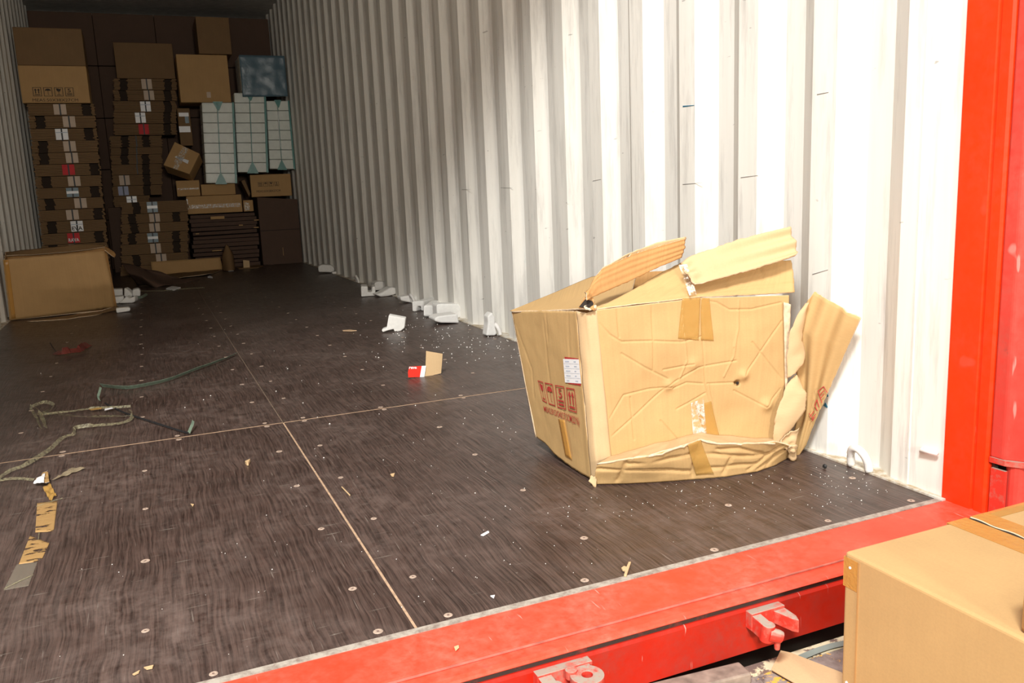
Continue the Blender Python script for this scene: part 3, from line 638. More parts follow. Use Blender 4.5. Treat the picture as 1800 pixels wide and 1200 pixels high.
# the two stiff strips thrown over the top
Flf = coons([PY(1040,497,0.46), PY(1058,472,0.462), PY(1110,447,0.470), PY(1160,432,0.477), PY(1206,419,0.485)], [PY(1033,527,0.446), PY(1056,516,0.452), PY(1112,492,0.462), PY(1149,474,0.468), PY(1197,453,0.480)], [PY(1033,527,0.446), PY(1030,512,0.45), PY(1040,497,0.46)], [PY(1197,453,0.480), PY(1204,437,0.482), PY(1206,419,0.485)])
def lfd(u, v, p): return 0.0012*math.sin(v*26)*(0.4+0.6*u)*(1 if v > 0.05 else 0)+0.0018*noise.noise(p*22)+0.012*max(0, 0.12-u)/0.12*noise.noise(p*90)
sheet('torn_strip_left', Flf, 70, 20, 0.005, [CARD_IN, TORN], T, lfd, rag=0.003).name = 'torn_top_strip'
Flo = coons([PY(1046,489,0.47), PY(1062,469,0.474), PY(1108,444,0.480), PY(1155,426,0.486), PY(1207,416,0.494)], [PY(1046,493,0.472), PY(1062,474,0.475), PY(1108,449,0.482), PY(1160,434,0.488), PY(1206,424,0.496)], [PY(1046,493,0.472), PY(1046,489,0.47)], [PY(1206,424,0.496), PY(1207,416,0.494)])
sheet('torn_liner', Flo, 40, 4, 0.0015, [CARD_PALE, TORN], T, lambda u, v, p: 0.003*noise.noise(p*40), rag=0.004)
Frf = coons([PY(1197,462,0.445), PY(1215,449,0.440), PY(1290,424,0.420), PY(1350,408,0.405), PY(1388,399,0.398)], [PY(1222,498,0.396), PY(1235,497,0.393), PY(1290,482,0.383), PY(1350,465,0.373), PY(1398,450,0.366)], [PY(1222,498,0.396), PY(1207,480,0.422), PY(1197,462,0.445)], [PY(1398,450,0.366), PY(1402,444,0.370), PY(1396,420,0.384), PY(1388,399,0.398)])
def rfd(u, v, p): return 0.006*math.sin(v*14+0.6)*u**1.5+0.0035*noise.noise(p*13)-0.006*math.exp(-((u-0.05)/0.05)**2)*math.sin(v*12)
sheet('torn_strip_right', Frf, 70, 24, 0.0045, [CARD_PALE, TORN], T, rfd, rag=0.0025).name = 'torn_top_strip'
sheet('clear_tape', quad(PY(1212,520,0.402), PY(1225,517,0.398), PY(1208,464,0.43), PY(1193,465,0.435)), 8, 16, 0.0003, CLEAR, T, lambda u, v, p: 0.003*noise.noise(p*60))
scrap('torn_tip', [(1018,541,0.468),(1046,545,0.452),(1044,524,0.452),(1028,520,0.468)], [CARD_IN, TORN], 0.012, 10, 10, 0.0015, 90)
scrap('torn_tip', [(1028,545,0.455),(1050,546,0.450),(1050,536,0.448),(1030,537,0.455)], [TORN, TORN], 0.006, 8, 8, 0.0015, 110)
m = MB(); m.prism([PY(1019,540,0.46), PY(1040,541,0.452), PY(1046,530,0.452), PY(1030,526,0.462)], (0,0.004,0)); m.build('corner_hole_shade', HOLE, T)  # solid near-black plate painting the dark inside of the torn corner
# torn side panel leaning against the wall
Ftorn = coons([PY(1419,530,0.345), PY(1431,513,0.335), PY(1473,537,0.285), PX(1510,560,1.160)], [PY(1390,790,0.398), PY(1398,812,0.385), PX(1417,782,1.140)], [PY(1390,790,0.398), PY(1405,715,0.375), PY(1400,655,0.372), PY(1395,590,0.36), PY(1419,530,0.345)], [PX(1417,782,1.140), PX(1450,700,1.145), PX(1480,630,1.152), PX(1510,560,1.160)])
def tnd(u, v, p): return 0.0055*math.sin(u*17+0.5)*min(1, v*2)+0.002*noise.noise(p*18)
sheet('torn_side_panel', Ftorn, 44, 50, 0.005, CB, T, tnd, rag=0.002)
Fl1 = coons([PY(1416,532,0.335), PY(1421,530,0.334)], [PY(1384,665,0.350), PY(1401,652,0.345)], [PY(1384,665,0.350), PY(1384,626,0.350), PY(1388,587,0.348), PY(1402,552,0.34), PY(1416,532,0.335)], [PY(1401,652,0.345), PY(1412,640,0.34), PY(1416,620,0.346), PY(1409,597,0.345), PY(1413,572,0.34), PY(1421,530,0.334)])
Fl2 = coons([PY(1397,660,0.352), PY(1401,659,0.35)], [PY(1362,783,0.352), PY(1369,782,0.35)], [PY(1362,783,0.352), PY(1359,764,0.350), PY(1365,728,0.348), PY(1381,680,0.350), PY(1397,660,0.352)], [PY(1369,782,0.35), PY(1382,768,0.345), PY(1402,740,0.335), PY(1416,719,0.332), PY(1417,692,0.332), PY(1401,659,0.35)])
for F in (Fl1, Fl2): sheet('torn_liner', F, 14, 40, 0.0012, [CARD_PALE, TORN], T, lambda u, v, p: 0.006*math.sin(u*3.1)+0.002*noise.noise(p*35), rag=0.003)
scrap('torn_tip', [(1370,783,0.335),(1396,796,0.33),(1404,752,0.335),(1382,760,0.335)], [CARD_PALE, TORN], 0.012, 12, 12, 0.0015, 70)
scrap('torn_tip', [(1386,806,0.35),(1397,813,0.345),(1402,784,0.33),(1386,784,0.325)], [CARD_PALE, TORN], 0.006, 8, 8, 0.0015, 70)
sheet('right_edge_strip', quad(PY(1381,700,0.360), PY(1387,640,0.358), PY(1390,535,0.356), PY(1378,530,0.359)), 6, 30, 0.003, [TORN, TORN], T, lambda u, v, p: 0.002*noise.noise(p*50), rag=0.002)
def tp(x, y): # on the torn panel
    best = min(((Ftorn(a/16, b/16), a, b) for a in range(17) for b in range(17)), key=lambda q: ((q[0]-CAM).normalized()-ray(x, y).normalized()).length)
    n = (Ftorn(best[1]/16-.02, best[2]/16)-Ftorn(best[1]/16, best[2]/16)).cross(Ftorn(best[1]/16, best[2]/16-.02)-Ftorn(best[1]/16, best[2]/16)).normalized()
    p = PP(x, y, best[0], n); return p - ray(x, y).normalized()*0.008
def stroke(name, L, wd, mat):
    m = MB()
    for a, b in L:
        A, B = tp(*a), tp(*b); d = (B-A).normalized(); s = d.cross(ray(*a).normalized()).normalized()*wd/2; m.prism([A-s, B-s, B+s, A+s], ray(*a).normalized()*0.0006)
    return m.build(name, mat, T)
stroke('printed_symbol', [((1438,687),(1448,679)),((1448,679),(1454,690)),((1438,687),(1445,708)),((1441,694),(1449,686)),((1443,699),(1449,692)),((1436,702),(1440,716)),((1432,712),(1436,702)),((1432,712),(1437,722))], 0.0018, INK)
stroke('printed_text', [((1423,733),(1431,722)),((1426,738),(1434,727)),((1428,740),(1432,733)),((1422,726),(1430,736))], 0.0016, INK)

# ------------------------------------------------------------------ other cartons
def carton(name, label, p0, p1, h, depth, mats, tape=None, group=None, cat='carton', bev=0.006, yaw=0):
    """closed carton: p0,p1 bottom front corners, height h, depth along the left-hand normal"""
    p0, p1 = Vector(p0), Vector(p1); d = (p1-p0); d.z = 0; L = d.length; d.normalize(); n = Vector((-d.y, d.x, 0))
    r = thing(name, label, cat, (p0+p1)/2+n*depth/2, group)
    m = MB(); q = [p0, p1, p1+n*depth, p0+n*depth]; m.hexa(q, [v+Vector((0,0,h)) for v in q]); m.build('body', mats, r, bevel=bev)
    g = lambda s, t, o=0.002: p0+d*(s*L)+Vector((0,0,t*h))-n*o
    return r, g
def fquad(name, g, s0, t0, s1, t1, mat, parent, o=0.0022, **k):
    c = [g(s0,t0,o), g(s1,t0,o), g(s1,t1,o), g(s0,t1,o)]; m = MB(); nn = (c[1]-c[0]).cross(c[3]-c[0]).normalized(); m.prism(c, -nn*0.0012); return m.build(name, mat, parent, **k)
def prints(r, g, s0, s1, t0, t1, txt, ink, tx):
    for i, k in enumerate(('arrows','umbrella','glass','five')):
        a = s0+(s1-s0)*i/4; b = a+(s1-s0)*0.2
        flat('printed_symbol', *icon(k), lambda s, t: g(a+(b-a)*s, t0+(t1-t0)*t, 0.003), ink, r)
    flat('printed_text', *text_polys(txt), lambda s, t: g(tx[0]+(tx[1]-tx[0])*s, tx[2]+(tx[3]-tx[2])*t, 0.003), ink, r)

# closed carton in front of the sill, seam taped on top
x0, x1, y0, y1, zt = 0.577, 1.075, -0.705, -0.325, 0.140
r = thing('closed_carton', 'closed plain carton in the bottom right corner, top seam sealed with brown tape', 'carton', ((x0+x1)/2, (y0+y1)/2, ZD))
m = MB(); m.box(x0, x1, y0, y1, ZD+0.001, zt); m.build('body', cardboard('smooth_kraft_carton', (0.53,0.335,0.145), 0.25), r, bevel=0.005, seg=3)
xs = PZ(1690,905,zt).x
for a, b in ((xs-0.048, xs-0.004), (xs+0.004, xs+0.042)):
    m = MB(); m.box(a, b, y0, y1+0.0012, zt+0.0002, zt+0.0010); m.box(a, b, y1+0.0004, y1+0.0012, zt-0.06, zt); m.build('seam_tape', TAPE, r)
m = MB(); m.box(xs-0.0035, xs+0.0035, y0+0.004, y1-0.003, zt+0.0001, zt+0.0011); m.build('top_seam', HOLE, r)
m = MB(); m.tube([(xs+0.001+0.002*math.sin(k), y1-0.003-k*0.0092, zt+0.0012) for k in range(40)], 0.0014, 5); m.build('flap_edge', TORN, r)
m = MB(); m.box(xs+0.004, x1-0.003, y1-0.022, y1+0.0011, zt+0.0003, zt+0.0009); m.build('edge_tape', TAPE_PALE, r)
m = MB(); m.box(x0-0.0008, x0-0.0002, y1-0.028, y1+0.0008, zt-0.055, zt-0.008); m.box(x0, x0+0.02, y1+0.0002, y1+0.0009, zt-0.055, zt-0.008); m.build('corner_tape', TAPE, r)
m = MB(); m.box(x0-0.0012, x0-0.0002, y1-0.030, y1-0.027, ZD+0.01, zt-0.008); m.build('glue_joint', CARD_IN, r)
for z in (zt-0.022, zt-0.21):
    m = MB(); m.tube([(x0-0.0014, y1-0.012, z), (x0+0.001, y1-0.012, z)], 0.0022, 8); m.build('staple', LABELW, r)
# second carton on it, lowered to shorten its cast shadow, cut by the border
q0 = PZ(1787,1113,zt)
r2, g2 = carton('lowered_carton', 'lowered carton with creased brown tape lying on the closed one at the right border', (q0.x+0.004, y0-0.06, zt+0.0015), (q0.x+0.004+0.30, y0-0.06, zt+0.0015), 0.082, q0.y-(y0-0.06), CARD_IN)
m = MB(); m.box(q0.x+0.0028, q0.x+0.0036, y0, q0.y-0.02, zt+0.02, zt+0.06); m.build('side_tape', TAPE, r2)

# open carton lying on its side by the left wall
YL = 4.72
T2 = thing('open_carton', 'open plain carton lying by the left wall with dark gap under its raised lid', 'carton', (-0.86, 4.95, 0))
a, b, c, d = PZ(17,563,0.004), PZ(201,541,0.02), PY(183,441,YL+0.06), PY(5,457,YL+0.03)
a.x = max(a.x, -XW+0.004); d.x = max(d.x, -XW+0.004)
sheet('front_panel', coons([d, c], [a, b], [a, d], [b, PY(196,500,YL+0.05), c]), 30, 20, 0.006, [CARD_FAR, TORN], T2, lambda u, v, p: -0.006*math.exp(-((u-0.84+0.02*v)/0.012)**2)-0.005*math.exp(-((u-0.90)/0.012)**2)+0.002*noise.noise(p*14), rag=0.002)
m = MB(); k = (c-d)*0.005
v1, v2_ = d+(c-d)*0.012, d+(c-d)*0.055
sheet('tape_edge', coons([v1+Vector((0,-0.009,0)), v2_+Vector((0,-0.009,0))], [a+(b-a)*0.02+Vector((0,-0.009,0.01)), a+(b-a)*0.06+Vector((0,-0.009,0.01))], [a+(b-a)*0.02+Vector((0,-0.009,0.01)), v1+Vector((0,-0.009,0))], [a+(b-a)*0.06+Vector((0,-0.009,0.01)), v2_+Vector((0,-0.009,0))]), 3, 10, 0.0004, TAPE, T2)
yb = 5.12
e, f_ = PY(186,431,yb), PY(4,443,yb); f_.x = max(f_.x, -XW+0.004)
sheet('back_panel', quad(Vector((f_.x,yb,0.004)), Vector((e.x+0.02,yb,0.004)), e, f_), 14, 12, 0.006, [CARD_IN, TORN], T2, lambda u, v, p: 0.003*noise.noise(p*14))
sheet('base_panel', quad(a+Vector((0.006,0.008,0.004)), b+Vector((0,0.008,-0.006)), Vector((e.x+0.02,yb-0.006,0.006)), Vector((f_.x,yb-0.006,0.006))), 8, 8, 0.005, [CARD_IN, TORN], T2)
sheet('end_panel', quad(a+Vector((0.004,0.008,0.004)), Vector((f_.x+0.004,yb-0.006,0.006)), f_+Vector((0.004,-0.006,0)), d+Vector((0.004,0.008,0))), 8, 8, 0.005, [CARD_IN, TORN], T2, flip=True)
g_ = coons([f_, PY(60,437,yb-.05), PY(130,430,yb-.05), PY(170,428,yb), e], [PY(6,449,yb-0.06), PY(85,446,yb-0.09), PY(140,441,yb-0.08), PY(183,433,yb-0.02)], [PY(6,449,yb-0.06), f_], [PY(183,433,yb-0.02), e])
sheet('lid_flap', g_, 30, 5, 0.005, [CARD_MID, TORN], T2, lambda u, v, p: 0.008*noise.noise(p*9), rag=0.004)
sheet('end_flap', coons([PY(184,430,5.0), PY(193,438,4.98), PY(203,449,4.95)], [PY(184,440,4.9), PY(194,446,4.9), PY(202,452,4.93)], [PY(184,440,4.9), PY(184,430,5.0)], [PY(202,452,4.93), PY(203,449,4.95)]), 10, 5, 0.004, [CARD_IN, TORN], T2, lambda u, v, p: 0.012*noise.noise(p*20), rag=0.003)
sheet('base_flap', coons([PZ(180,546,0.02), PZ(206,537,0.03)], [PZ(46,565,0.006), PZ(120,560,0.003), PZ(170,553,0.003), PZ(213,543,0.003)], [PZ(46,565,0.006), PZ(180,546,0.02)], [PZ(213,543,0.003), PZ(206,537,0.03)]), 20, 6, 0.004, [CARD_MID, TORN], T2, lambda u, v, p: 0.004*noise.noise(p*20), rag=0.002)

# ------------------------------------------------------------------ foam packing blocks
FG = 'white foam packing blocks'
def fpx(L, s=4.5, ox=540, oy=440): return [(ox+x/s, oy+y/s) for x, y in L]
def foam(L, Y, d, label, bevel=0.006, **k):
    o = extr('foam_block', fpx(L, **k), Y, d, FOAM, bevel=bevel)
    tag(o, label, 'foam', FG); return o
foam([(85,130),(110,112),(190,115),(220,140),(215,178),(150,172),(90,172)], 6.35, (0.02,0.12,0), 'long white foam block farthest along the right wall', 0.012)
foam([(197,172),(232,168),(235,190),(200,191)], 6.22, (0.0,0.05,0), 'small foam lump beside the farthest foam block', 0.008)
foam([(425,285),(480,285),(480,330),(512,330),(512,288),(540,285),(540,360),(428,368)], 4.42, (0.03,0.14,0), 'white foam block with a square notch on top', 0.007)
foam([(535,272),(560,258),(645,262),(655,300),(620,330),(535,330)], 4.68, (0.0,0.10,0), 'foam slab behind the notched foam block', 0.008)
foam([(545,345),(590,330),(640,300),(665,285),(712,292),(718,338),(650,357),(580,364)], 4.33, (-0.01,0.10,0), 'curved foam piece just right of the notched block', 0.012)
foam([(735,388),(800,378),(890,387),(882,420),(822,434),(745,418)], 3.90, (0.0,0.08,0), 'flat foam piece near the second visible lashing ring', 0.008)
foam([(828,408),(922,404),(922,482),(900,482),(897,446),(868,446),(864,487),(832,488)], 3.50, (0.20,0.16,0), 'arch shaped foam block with an open underside', 0.006)
foam([(918,430),(985,428),(1030,470),(1022,522),(918,520)], 3.22, (0.10,0.18,0), 'chunky foam block between the arch and the wedge pair', 0.01)
foam([(1026,470),(1045,460),(1200,460),(1225,490),(1228,560),(1190,578),(1030,560)], 3.08, (0.0,0.08,0), 'rear foam block of the pair lying nearest the carton', 0.012)
foam([(1008,545),(1035,526),(1190,506),(1204,580),(1060,578),(1012,566)], 2.93, (0.0,0.11,0), 'front wedge of foam of the pair lying nearest the carton', 0.012)
foam([(1418,668),(1432,570),(1428,515),(1462,480),(1488,520),(1488,590),(1503,648),(1490,666)], 2.46, (0.0,0.06,0), 'tall foam wedge leaning against the wall beside a lashing ring', 0.008)
foam([(645,520),(778,545),(770,620),(740,645),(690,650),(685,630),(640,640),(597,655),(588,635),(628,622)], 2.88, (0.015,0.035,0.004), 'broken foam sheet standing alone on the open floor', 0.004)
for L, Y, d, lb in (([(1165,560),(1285,558),(1285,640),(1170,640)], 5.75, (0.0,0.10,0), 'grey shaded foam block behind the open carton'),
                ([(1295,545),(1330,560),(1385,610),(1385,640),(1295,640)], 5.70, (0.02,0.08,0), 'foam block with a pointed top right of the open carton'),
                ([(1385,575),(1450,560),(1472,580),(1472,645),(1385,645)], 5.68, (0.0,0.10,0), 'rightmost foam block beside the open carton'),
                ([(1185,640),(1300,632),(1290,690),(1240,712),(1190,712)], 5.30, (0.0,0.10,0), 'rounded foam block in front of the shaded one by the carton'),
                ([(1240,712),(1320,632),(1350,660),(1410,632),(1415,690),(1390,708)], 5.26, (0.02,0.08,0), 'foam block with a notch in its top by the carton'),
                ([(1205,732),(1345,720),(1362,735),(1355,762),(1215,782)], 4.74, (0.0,0.06,0), 'slim foam bar at the foot of the open carton')):
    foam(L, Y, d, lb, 0.01, s=6, ox=0, oy=400)

# ------------------------------------------------------------------ small litter on the floor
RC = thing('torn_packaging_card', 'torn piece of red and white printed packaging card with brown inside', 'packaging', PZ(745,662,0))
pc = lambda L, Y, s=15: [PY(700+x/s, 600+y/s, Y) for x, y in L]
def slab(name, pts, d, mat, **k): m = MB(); m.prism(pts, d); return m.build(name, mat, RC, **k)
yr = PZ(717,662,0).y
slab('brown_flap', pc([(735,250),(1170,325),(1150,600),(1130,838),(1030,862),(935,882),(880,938),(790,956),(690,928),(715,830),(722,600)], yr-0.03), (0.0008,0.0016,0), CARD_PALE, label='plain brown inside of the card')
slab('red_panel', pc([(255,810),(285,665),(440,655),(620,645),(570,938),(265,948)], yr-0.035), (0.0006,0.0016,0), REDCARD, label='red printed side')
slab('white_band', pc([(620,645),(735,640),(690,932),(570,938)], yr-0.0352), (0.0006,0.0016,0), PAPER)
rg = pc([(283,725),(487,718),(494,672),(292,665)], yr-0.0366)
flat('lettering', *text_polys('reva', 0.03), lambda s, t: (rg[0]*(1-s)+rg[1]*s)*(1-t)+(rg[3]*(1-s)+rg[2]*s)*t, PAPER, RC)
c8 = lambda L, z=0.003: [PZ(x/3.75, 580+y/3.75, z) for x, y in L]
G = thing('green_strap', 'dull green packing strap curving across the dark floor with a bent thin end', 'strap', PZ(300,670,0))
ribbon('strap_band', c8([(1552,165),(1450,210),(1300,265),(1120,335),(950,375),(820,392),(668,378)], 0.003), 0.021, STRAPG, G, up=[0.35,0.45,0.5,0.5,0.5,0.55,0.6])
p = PZ(175,705,0.004); ribbon('strap_band', [p, p+Vector((-0.004,0.02,0.01)), p+Vector((0.0,0.05,0.02)), p+Vector((0.004,0.085,0.03))], 0.009, STRAPG, G, up=[0.5])
ribbon('strap_band', c8([(690,485),(800,540),(880,570),(1050,625),(1160,660),(1243,684)], 0.004), 0.006, STRAPBLK, G, up=[0.9])
q = PZ(332,762,0.004); ribbon('strap_band', [q, q+Vector((0.006,0.02,0.006)), q+Vector((0.014,0.05,0.012)), q+Vector((0.018,0.075,0.016))], 0.009, STRAPG, G, up=[0.5])
K = thing('clear_tape_strip', 'crumpled yellowish clear plastic tape strip twisting over the floor seam', 'tape', PZ(150,760,0))
ribbon('tape_band', c8([(-40,1000),(60,935),(180,890),(320,800),(420,710),(488,690),(498,655),(620,635),(760,622),(850,600),(872,566),(860,538)], 0.006), 0.012, STRAPCLEAR, K, up=[0.1,0.3,0.6,0.4,0.2,0.6,0.8,0.3,0.2,0.3,0.7,0.4])
ribbon('tape_band', c8([(862,566),(780,572),(600,576),(480,570),(310,555),(240,560)], 0.005), 0.009, STRAPCLEAR, K, up=[0.2,0.6,0.3,0.5])
ribbon('tape_band', c8([(280,560),(450,540),(600,520),(690,518),(780,514),(862,508)], 0.006), 0.009, STRAPCLEAR, K, up=[0.4,0.2,0.6])
ribbon('tape_band', c8([(270,655),(238,580),(205,520),(215,508),(290,482),(355,500),(330,535),(270,560)], 0.010), 0.012, STRAPCLEAR, K, up=[0.6,0.3,0.8,0.4,0.6])
ribbon('tape_band', c8([(300,650),(285,600),(262,545),(225,515)], 0.008), 0.014, STRAPCLEAR, K, up=[0.5,0.2,0.7])
ribbon('tape_band', c8([(-30,1000),(60,985),(140,984),(222,992)], 0.004), 0.009, STRAPCLEAR, K, up=[0.3])
ct = c8([(745,516),(690,530),(690,520),(738,510)], 0.010); m = MB(); m.prism(ct, (0,0,0.001)); m.build('bright_fold', PAPER, K)
ct = c8([(585,522),(640,512),(675,512),(668,520),(600,528)], 0.010); m = MB(); m.prism(ct, (0,0,0.001)); m.build('amber_fold', TAPE_PALE, K)
ZT = 0.0012
c9 = lambda L, z=ZT: [PZ(x/4.283, 780+y/4.283, z) for x, y in L]
RT = thing('torn_brown_tape', 'flaking strip of torn brown tape stuck to the floor at the left', 'tape', PZ(80,900,0))
def patch(name, L, mat, n=14, amp=0, z=ZT): return sheet(name, quad(*c9(L, z)), n, n, 0.0004, mat, RT, (lambda u, v, p: amp*noise.noise(p*70)) if amp else None)
patch('tape_patch', [(265,665),(405,658),(432,430),(280,440)], RESIDUE); patch('tape_patch', [(140,906),(310,880),(372,745),(225,690)], RESIDUE)
patch('clear_end', [(25,1102),(215,1068),(282,888),(125,906)], film('clear_tape_end', (0.36,0.31,0.24), 0.25, 0.4, None, 9)); 
patch('tape_twist', [(375,420),(425,385),(375,290),(322,325)], TAPE_PALE, 14, 0.010, 0.006); patch('tape_twist', [(250,287),(372,290),(360,200),(330,215)], [RESIDUE, PAPER], 10, 0.008, 0.010)
patch('white_twist', [(248,287),(330,292),(340,215),(325,218)], PAPER, 8, 0.006, 0.013)
patch('clear_end', [(385,275),(480,240),(648,176),(540,174)], film('amber_tape_end', (0.42,0.34,0.22), 0.6, 0.25), 12, 0.004, 0.005)
for L in ([(275,470),(470,408)], [(30,1090),(250,985)], [(295,665),(290,715)]):
    a, b = c9(L, 0.002); m = MB(); m.tube([a, (a+b)/2+Vector((0,0,0.001)), b], 0.0012, 5); m.build('tape_shred', STRAPCLEAR, RT)
SK = c8([(365,155),(410,158),(470,148),(530,140),(560,118),(585,103)], 0.006)
o = ribbon('dark_red_film_scrap', SK, 0.035, REDBR, up=[0.2,0.6,0.3,0.7,0.4,0.2]); tag(o, 'crumpled dark red film scrap with a twig on the floor near the open carton', 'scrap')
m = MB(); m.tube([c8([(330,85)],0.03)[0], c8([(352,120)],0.012)[0], c8([(380,156)],0.004)[0]], 0.0025, 6); tag(m.build('twig', STRAPBLK), 'thin dark twig poking up at the end of the red film scrap', 'twig')
m = MB(); m.prism([PZ(x,y,0.004) for x,y in ((602,581),(614,580),(627,581.3),(617,582.3),(603,582))], (0,0,0.003)); tag(m.build('wood_splinter', WOOD), 'pale reddish wood splinter on the floor left of the broken foam sheet', 'splinter')
c3 = lambda L, z=0.0012: [PZ(900+x/3, 960+y/3, z) for x, y in L]
m = MB(); m.prism(c3([(615,90),(628,90),(604,162),(590,160),(597,136),(583,132),(576,122),(590,112),(604,116)]), (0,0,0.004)); tag(m.build('card_tab', CARD_PALE, bevel=0.0008), 'small T shaped cardboard tab on the floor close to the red sill', 'scrap')
def chip(L, label, mat=PAPER, h=0.002, nm='paper_scrap'):
    m = MB(); m.prism([PZ(x, y, 0.0012) for x, y in L], (0,0,h)); tag(m.build(nm, mat), label, 'scrap')
chip([(845,941),(858,934),(860,936),(850,942)], 'bent white paper sliver on the floor between sill and torn carton'); chip([(233,1186),(246,1179),(244,1183),(236,1187)], 'jagged pale paper shred near the bottom left of the sill', CARD_PALE)
chip([(253,1174),(270,1170),(268,1175),(258,1177)], 'pale oval paper shred right of the jagged one', CARD_PALE); chip([(686,834),(694,832),(692,838),(688,837)], 'small cream scrap on the floor in front of the torn carton', CARD_PALE)
chip([(600,856),(601,855),(616,870),(615,872)], 'narrow pale sliver beside the long floor seam', CARD_PALE, 0.001); chip([(431,815),(440,811),(437,818),(434,818)], 'crumpled cream scrap on the floor left of the seam', CARD_PALE, 0.008)
chip([(335,886),(341,887),(339,891)], 'small triangular cream scrap in the middle of the near left panel', CARD_PALE); chip([(862,1048),(870,1047),(868,1052)], 'white curl of paper lying near the sill'); chip([(866,573+0),(872,570),(874,574)], 'brown crumb at the foot of the leaning foam wedge', WOOD)
o = mk('paper_scrap', [PZ(x, y, 0.003) for x, y in ((798,1136),(806,1133),(807,1138),(801,1144))]+[PZ(x, y, 0.001) for x, y in ((798,1136),(806,1133),(807,1138),(801,1144))], [(0,1,2,3),(7,6,5,4),(1,0,4,5),(2,1,5,6),(3,2,6,7),(0,3,7,4)], CARD_PALE); tag(o, 'cream scrap lying on the red sill plate', 'scrap')
m = MB(); m.tube([PZ(1450,819,0.006)+Vector((-0.004,0,0)), PZ(1450,819,0.006), PZ(1450,819,0.006)+Vector((0.004,0,0.001))], [0.004,0.006,0.003], 8); tag(m.build('black_pebble', RUBBER), 'small black pebble on the floor by the wall', 'pebble')
# countless foam crumbs
m = MB()
def crumbs(n, px, py, sx, sy, r0, r1):
    for _ in range(n):
        x, y = rnd.gauss(px, sx), rnd.gauss(py, sy); p = PZ(x, y, 0.0012)
        if not (-1.1 < p.x < 1.15 and 0.05 < p.y < 8): continue
        if 0.55 < p.x and 0.36 < p.y < 0.87: continue
        s = rnd.uniform(r0, r1); a = rnd.uniform(0, 6); e = [p+Vector((s*math.cos(a+k*2.1)*rnd.uniform(.5,1.4), s*math.sin(a+k*2.1), 0)) for k in range(3)]
        m.add(e+[p+Vector((0,0,s*1.2))], [(2,1,0),(0,1,3),(1,2,3),(2,0,3)])
crumbs(130, 770, 590, 70, 22, 0.0015, 0.004); crumbs(60, 870, 605, 50, 20, 0.0015, 0.0045); crumbs(90, 1250, 870, 140, 30, 0.0006, 0.0018); crumbs(50, 1480, 850, 60, 25, 0.0008, 0.002); crumbs(60, 900, 760, 160, 70, 0.0006, 0.002); crumbs(80, 500, 900, 300, 150, 0.0005, 0.0016); crumbs(50, 600, 650, 200, 60, 0.001, 0.003); crumbs(60, 1000, 980, 150, 60, 0.0005, 0.0015)
tag(m.build('foam_crumbs', CRUMB), 'tiny white foam crumbs sprinkled over the dark floor', 'crumbs', kind='stuff')
# litter on the dock plate
m = MB(); m.prism([PZ(x, y, ZD+0.006) for x, y in ((1372,1145),(1390,1149),(1480,1184),(1500,1230),(1420,1215),(1356,1178))], (0,0,0.003)); tag(m.build('cardboard_piece', CARD_PALE, bevel=0.0006), 'flat pale cardboard piece on the rusty dock plate beside the closed carton', 'cardboard')
tag(ribbon('grey_strap', [PZ(x, y, ZD+0.005) for x, y in ((1408,1156),(1440,1143),(1470,1134),(1510,1127))], 0.012, plain('grey_green_strap', (0.22,0.27,0.24), 0.4), up=[0.1]), 'grey green packing strap on the dock plate behind the cardboard piece', 'strap')

# ------------------------------------------------------------------ cargo at the far end
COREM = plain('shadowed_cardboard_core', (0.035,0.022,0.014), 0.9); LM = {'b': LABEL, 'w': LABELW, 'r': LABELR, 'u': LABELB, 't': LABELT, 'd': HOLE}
ORD = ['lowest','second','third','fourth','fifth','sixth','seventh','eighth','ninth','tenth','eleventh','twelfth','thirteenth','fourteenth','fifteenth','sixteenth','seventeenth','eighteenth','nineteenth','twentieth','topmost']
def bundle(xa, xb, z0, z1, Y, lab, lx, holes, label, group, mat, seed, depth=0.42):
    """strapped bundle of flat cartons; holes: list of (x, half width); lx: label centre x (world)"""
    q = random.Random(seed); r = thing('cardboard_bundle', label, 'bundle', ((xa+xb)/2, Y+depth/2, z0), group)
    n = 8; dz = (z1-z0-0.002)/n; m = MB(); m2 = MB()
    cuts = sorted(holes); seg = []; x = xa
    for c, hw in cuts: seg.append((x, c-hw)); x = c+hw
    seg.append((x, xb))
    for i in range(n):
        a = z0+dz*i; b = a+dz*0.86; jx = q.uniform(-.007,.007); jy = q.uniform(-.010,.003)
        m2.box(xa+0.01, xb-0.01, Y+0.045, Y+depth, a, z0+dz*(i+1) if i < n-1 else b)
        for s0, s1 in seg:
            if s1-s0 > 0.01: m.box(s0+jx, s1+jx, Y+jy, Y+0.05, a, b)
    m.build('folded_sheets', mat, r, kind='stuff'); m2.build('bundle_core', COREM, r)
    if lab:
        mm = LM[lab]; wl = 0.040
        for s0, s1 in ((-0.048,-0.006),(0.006,0.046)):
            m = MB(); 
            m.box(lx+s0, lx+s1, Y-0.0135, Y-0.012, z0+0.006, z1-0.006); m.build('label', mm, r)
        if lab == 't':
            m = MB(); m.box(lx-0.047, lx+0.045, Y-0.0145, Y-0.0132, z0+(z1-z0)*0.38, z0+(z1-z0)*0.62); m.build('label_stripe', LABELW, r)
        if lab == 'w':
            m = MB(); m.box(lx-0.046, lx+0.044, Y-0.0145, Y-0.0132, z0+(z1-z0)*0.62, z0+(z1-z0)*0.68); m.build('label_line', INKG, r)
    sx = lx if lab else (xa+xb)/2
    m = MB(); m.box(sx-0.006, sx+0.006, Y-0.0125, Y-0.0110, z0, z1); m.box(sx-0.006, sx+0.006, Y-0.0125, Y+depth+0.004, z1-0.0015, z1-0.0002); m.build('strap', STRAPBLK, r)
    return r
YC = 7.00
px_ = lambda x, y, Y=YC: PY(x, y, Y).x
pz_ = lambda x, y, Y=YC: PY(x, y, Y).z
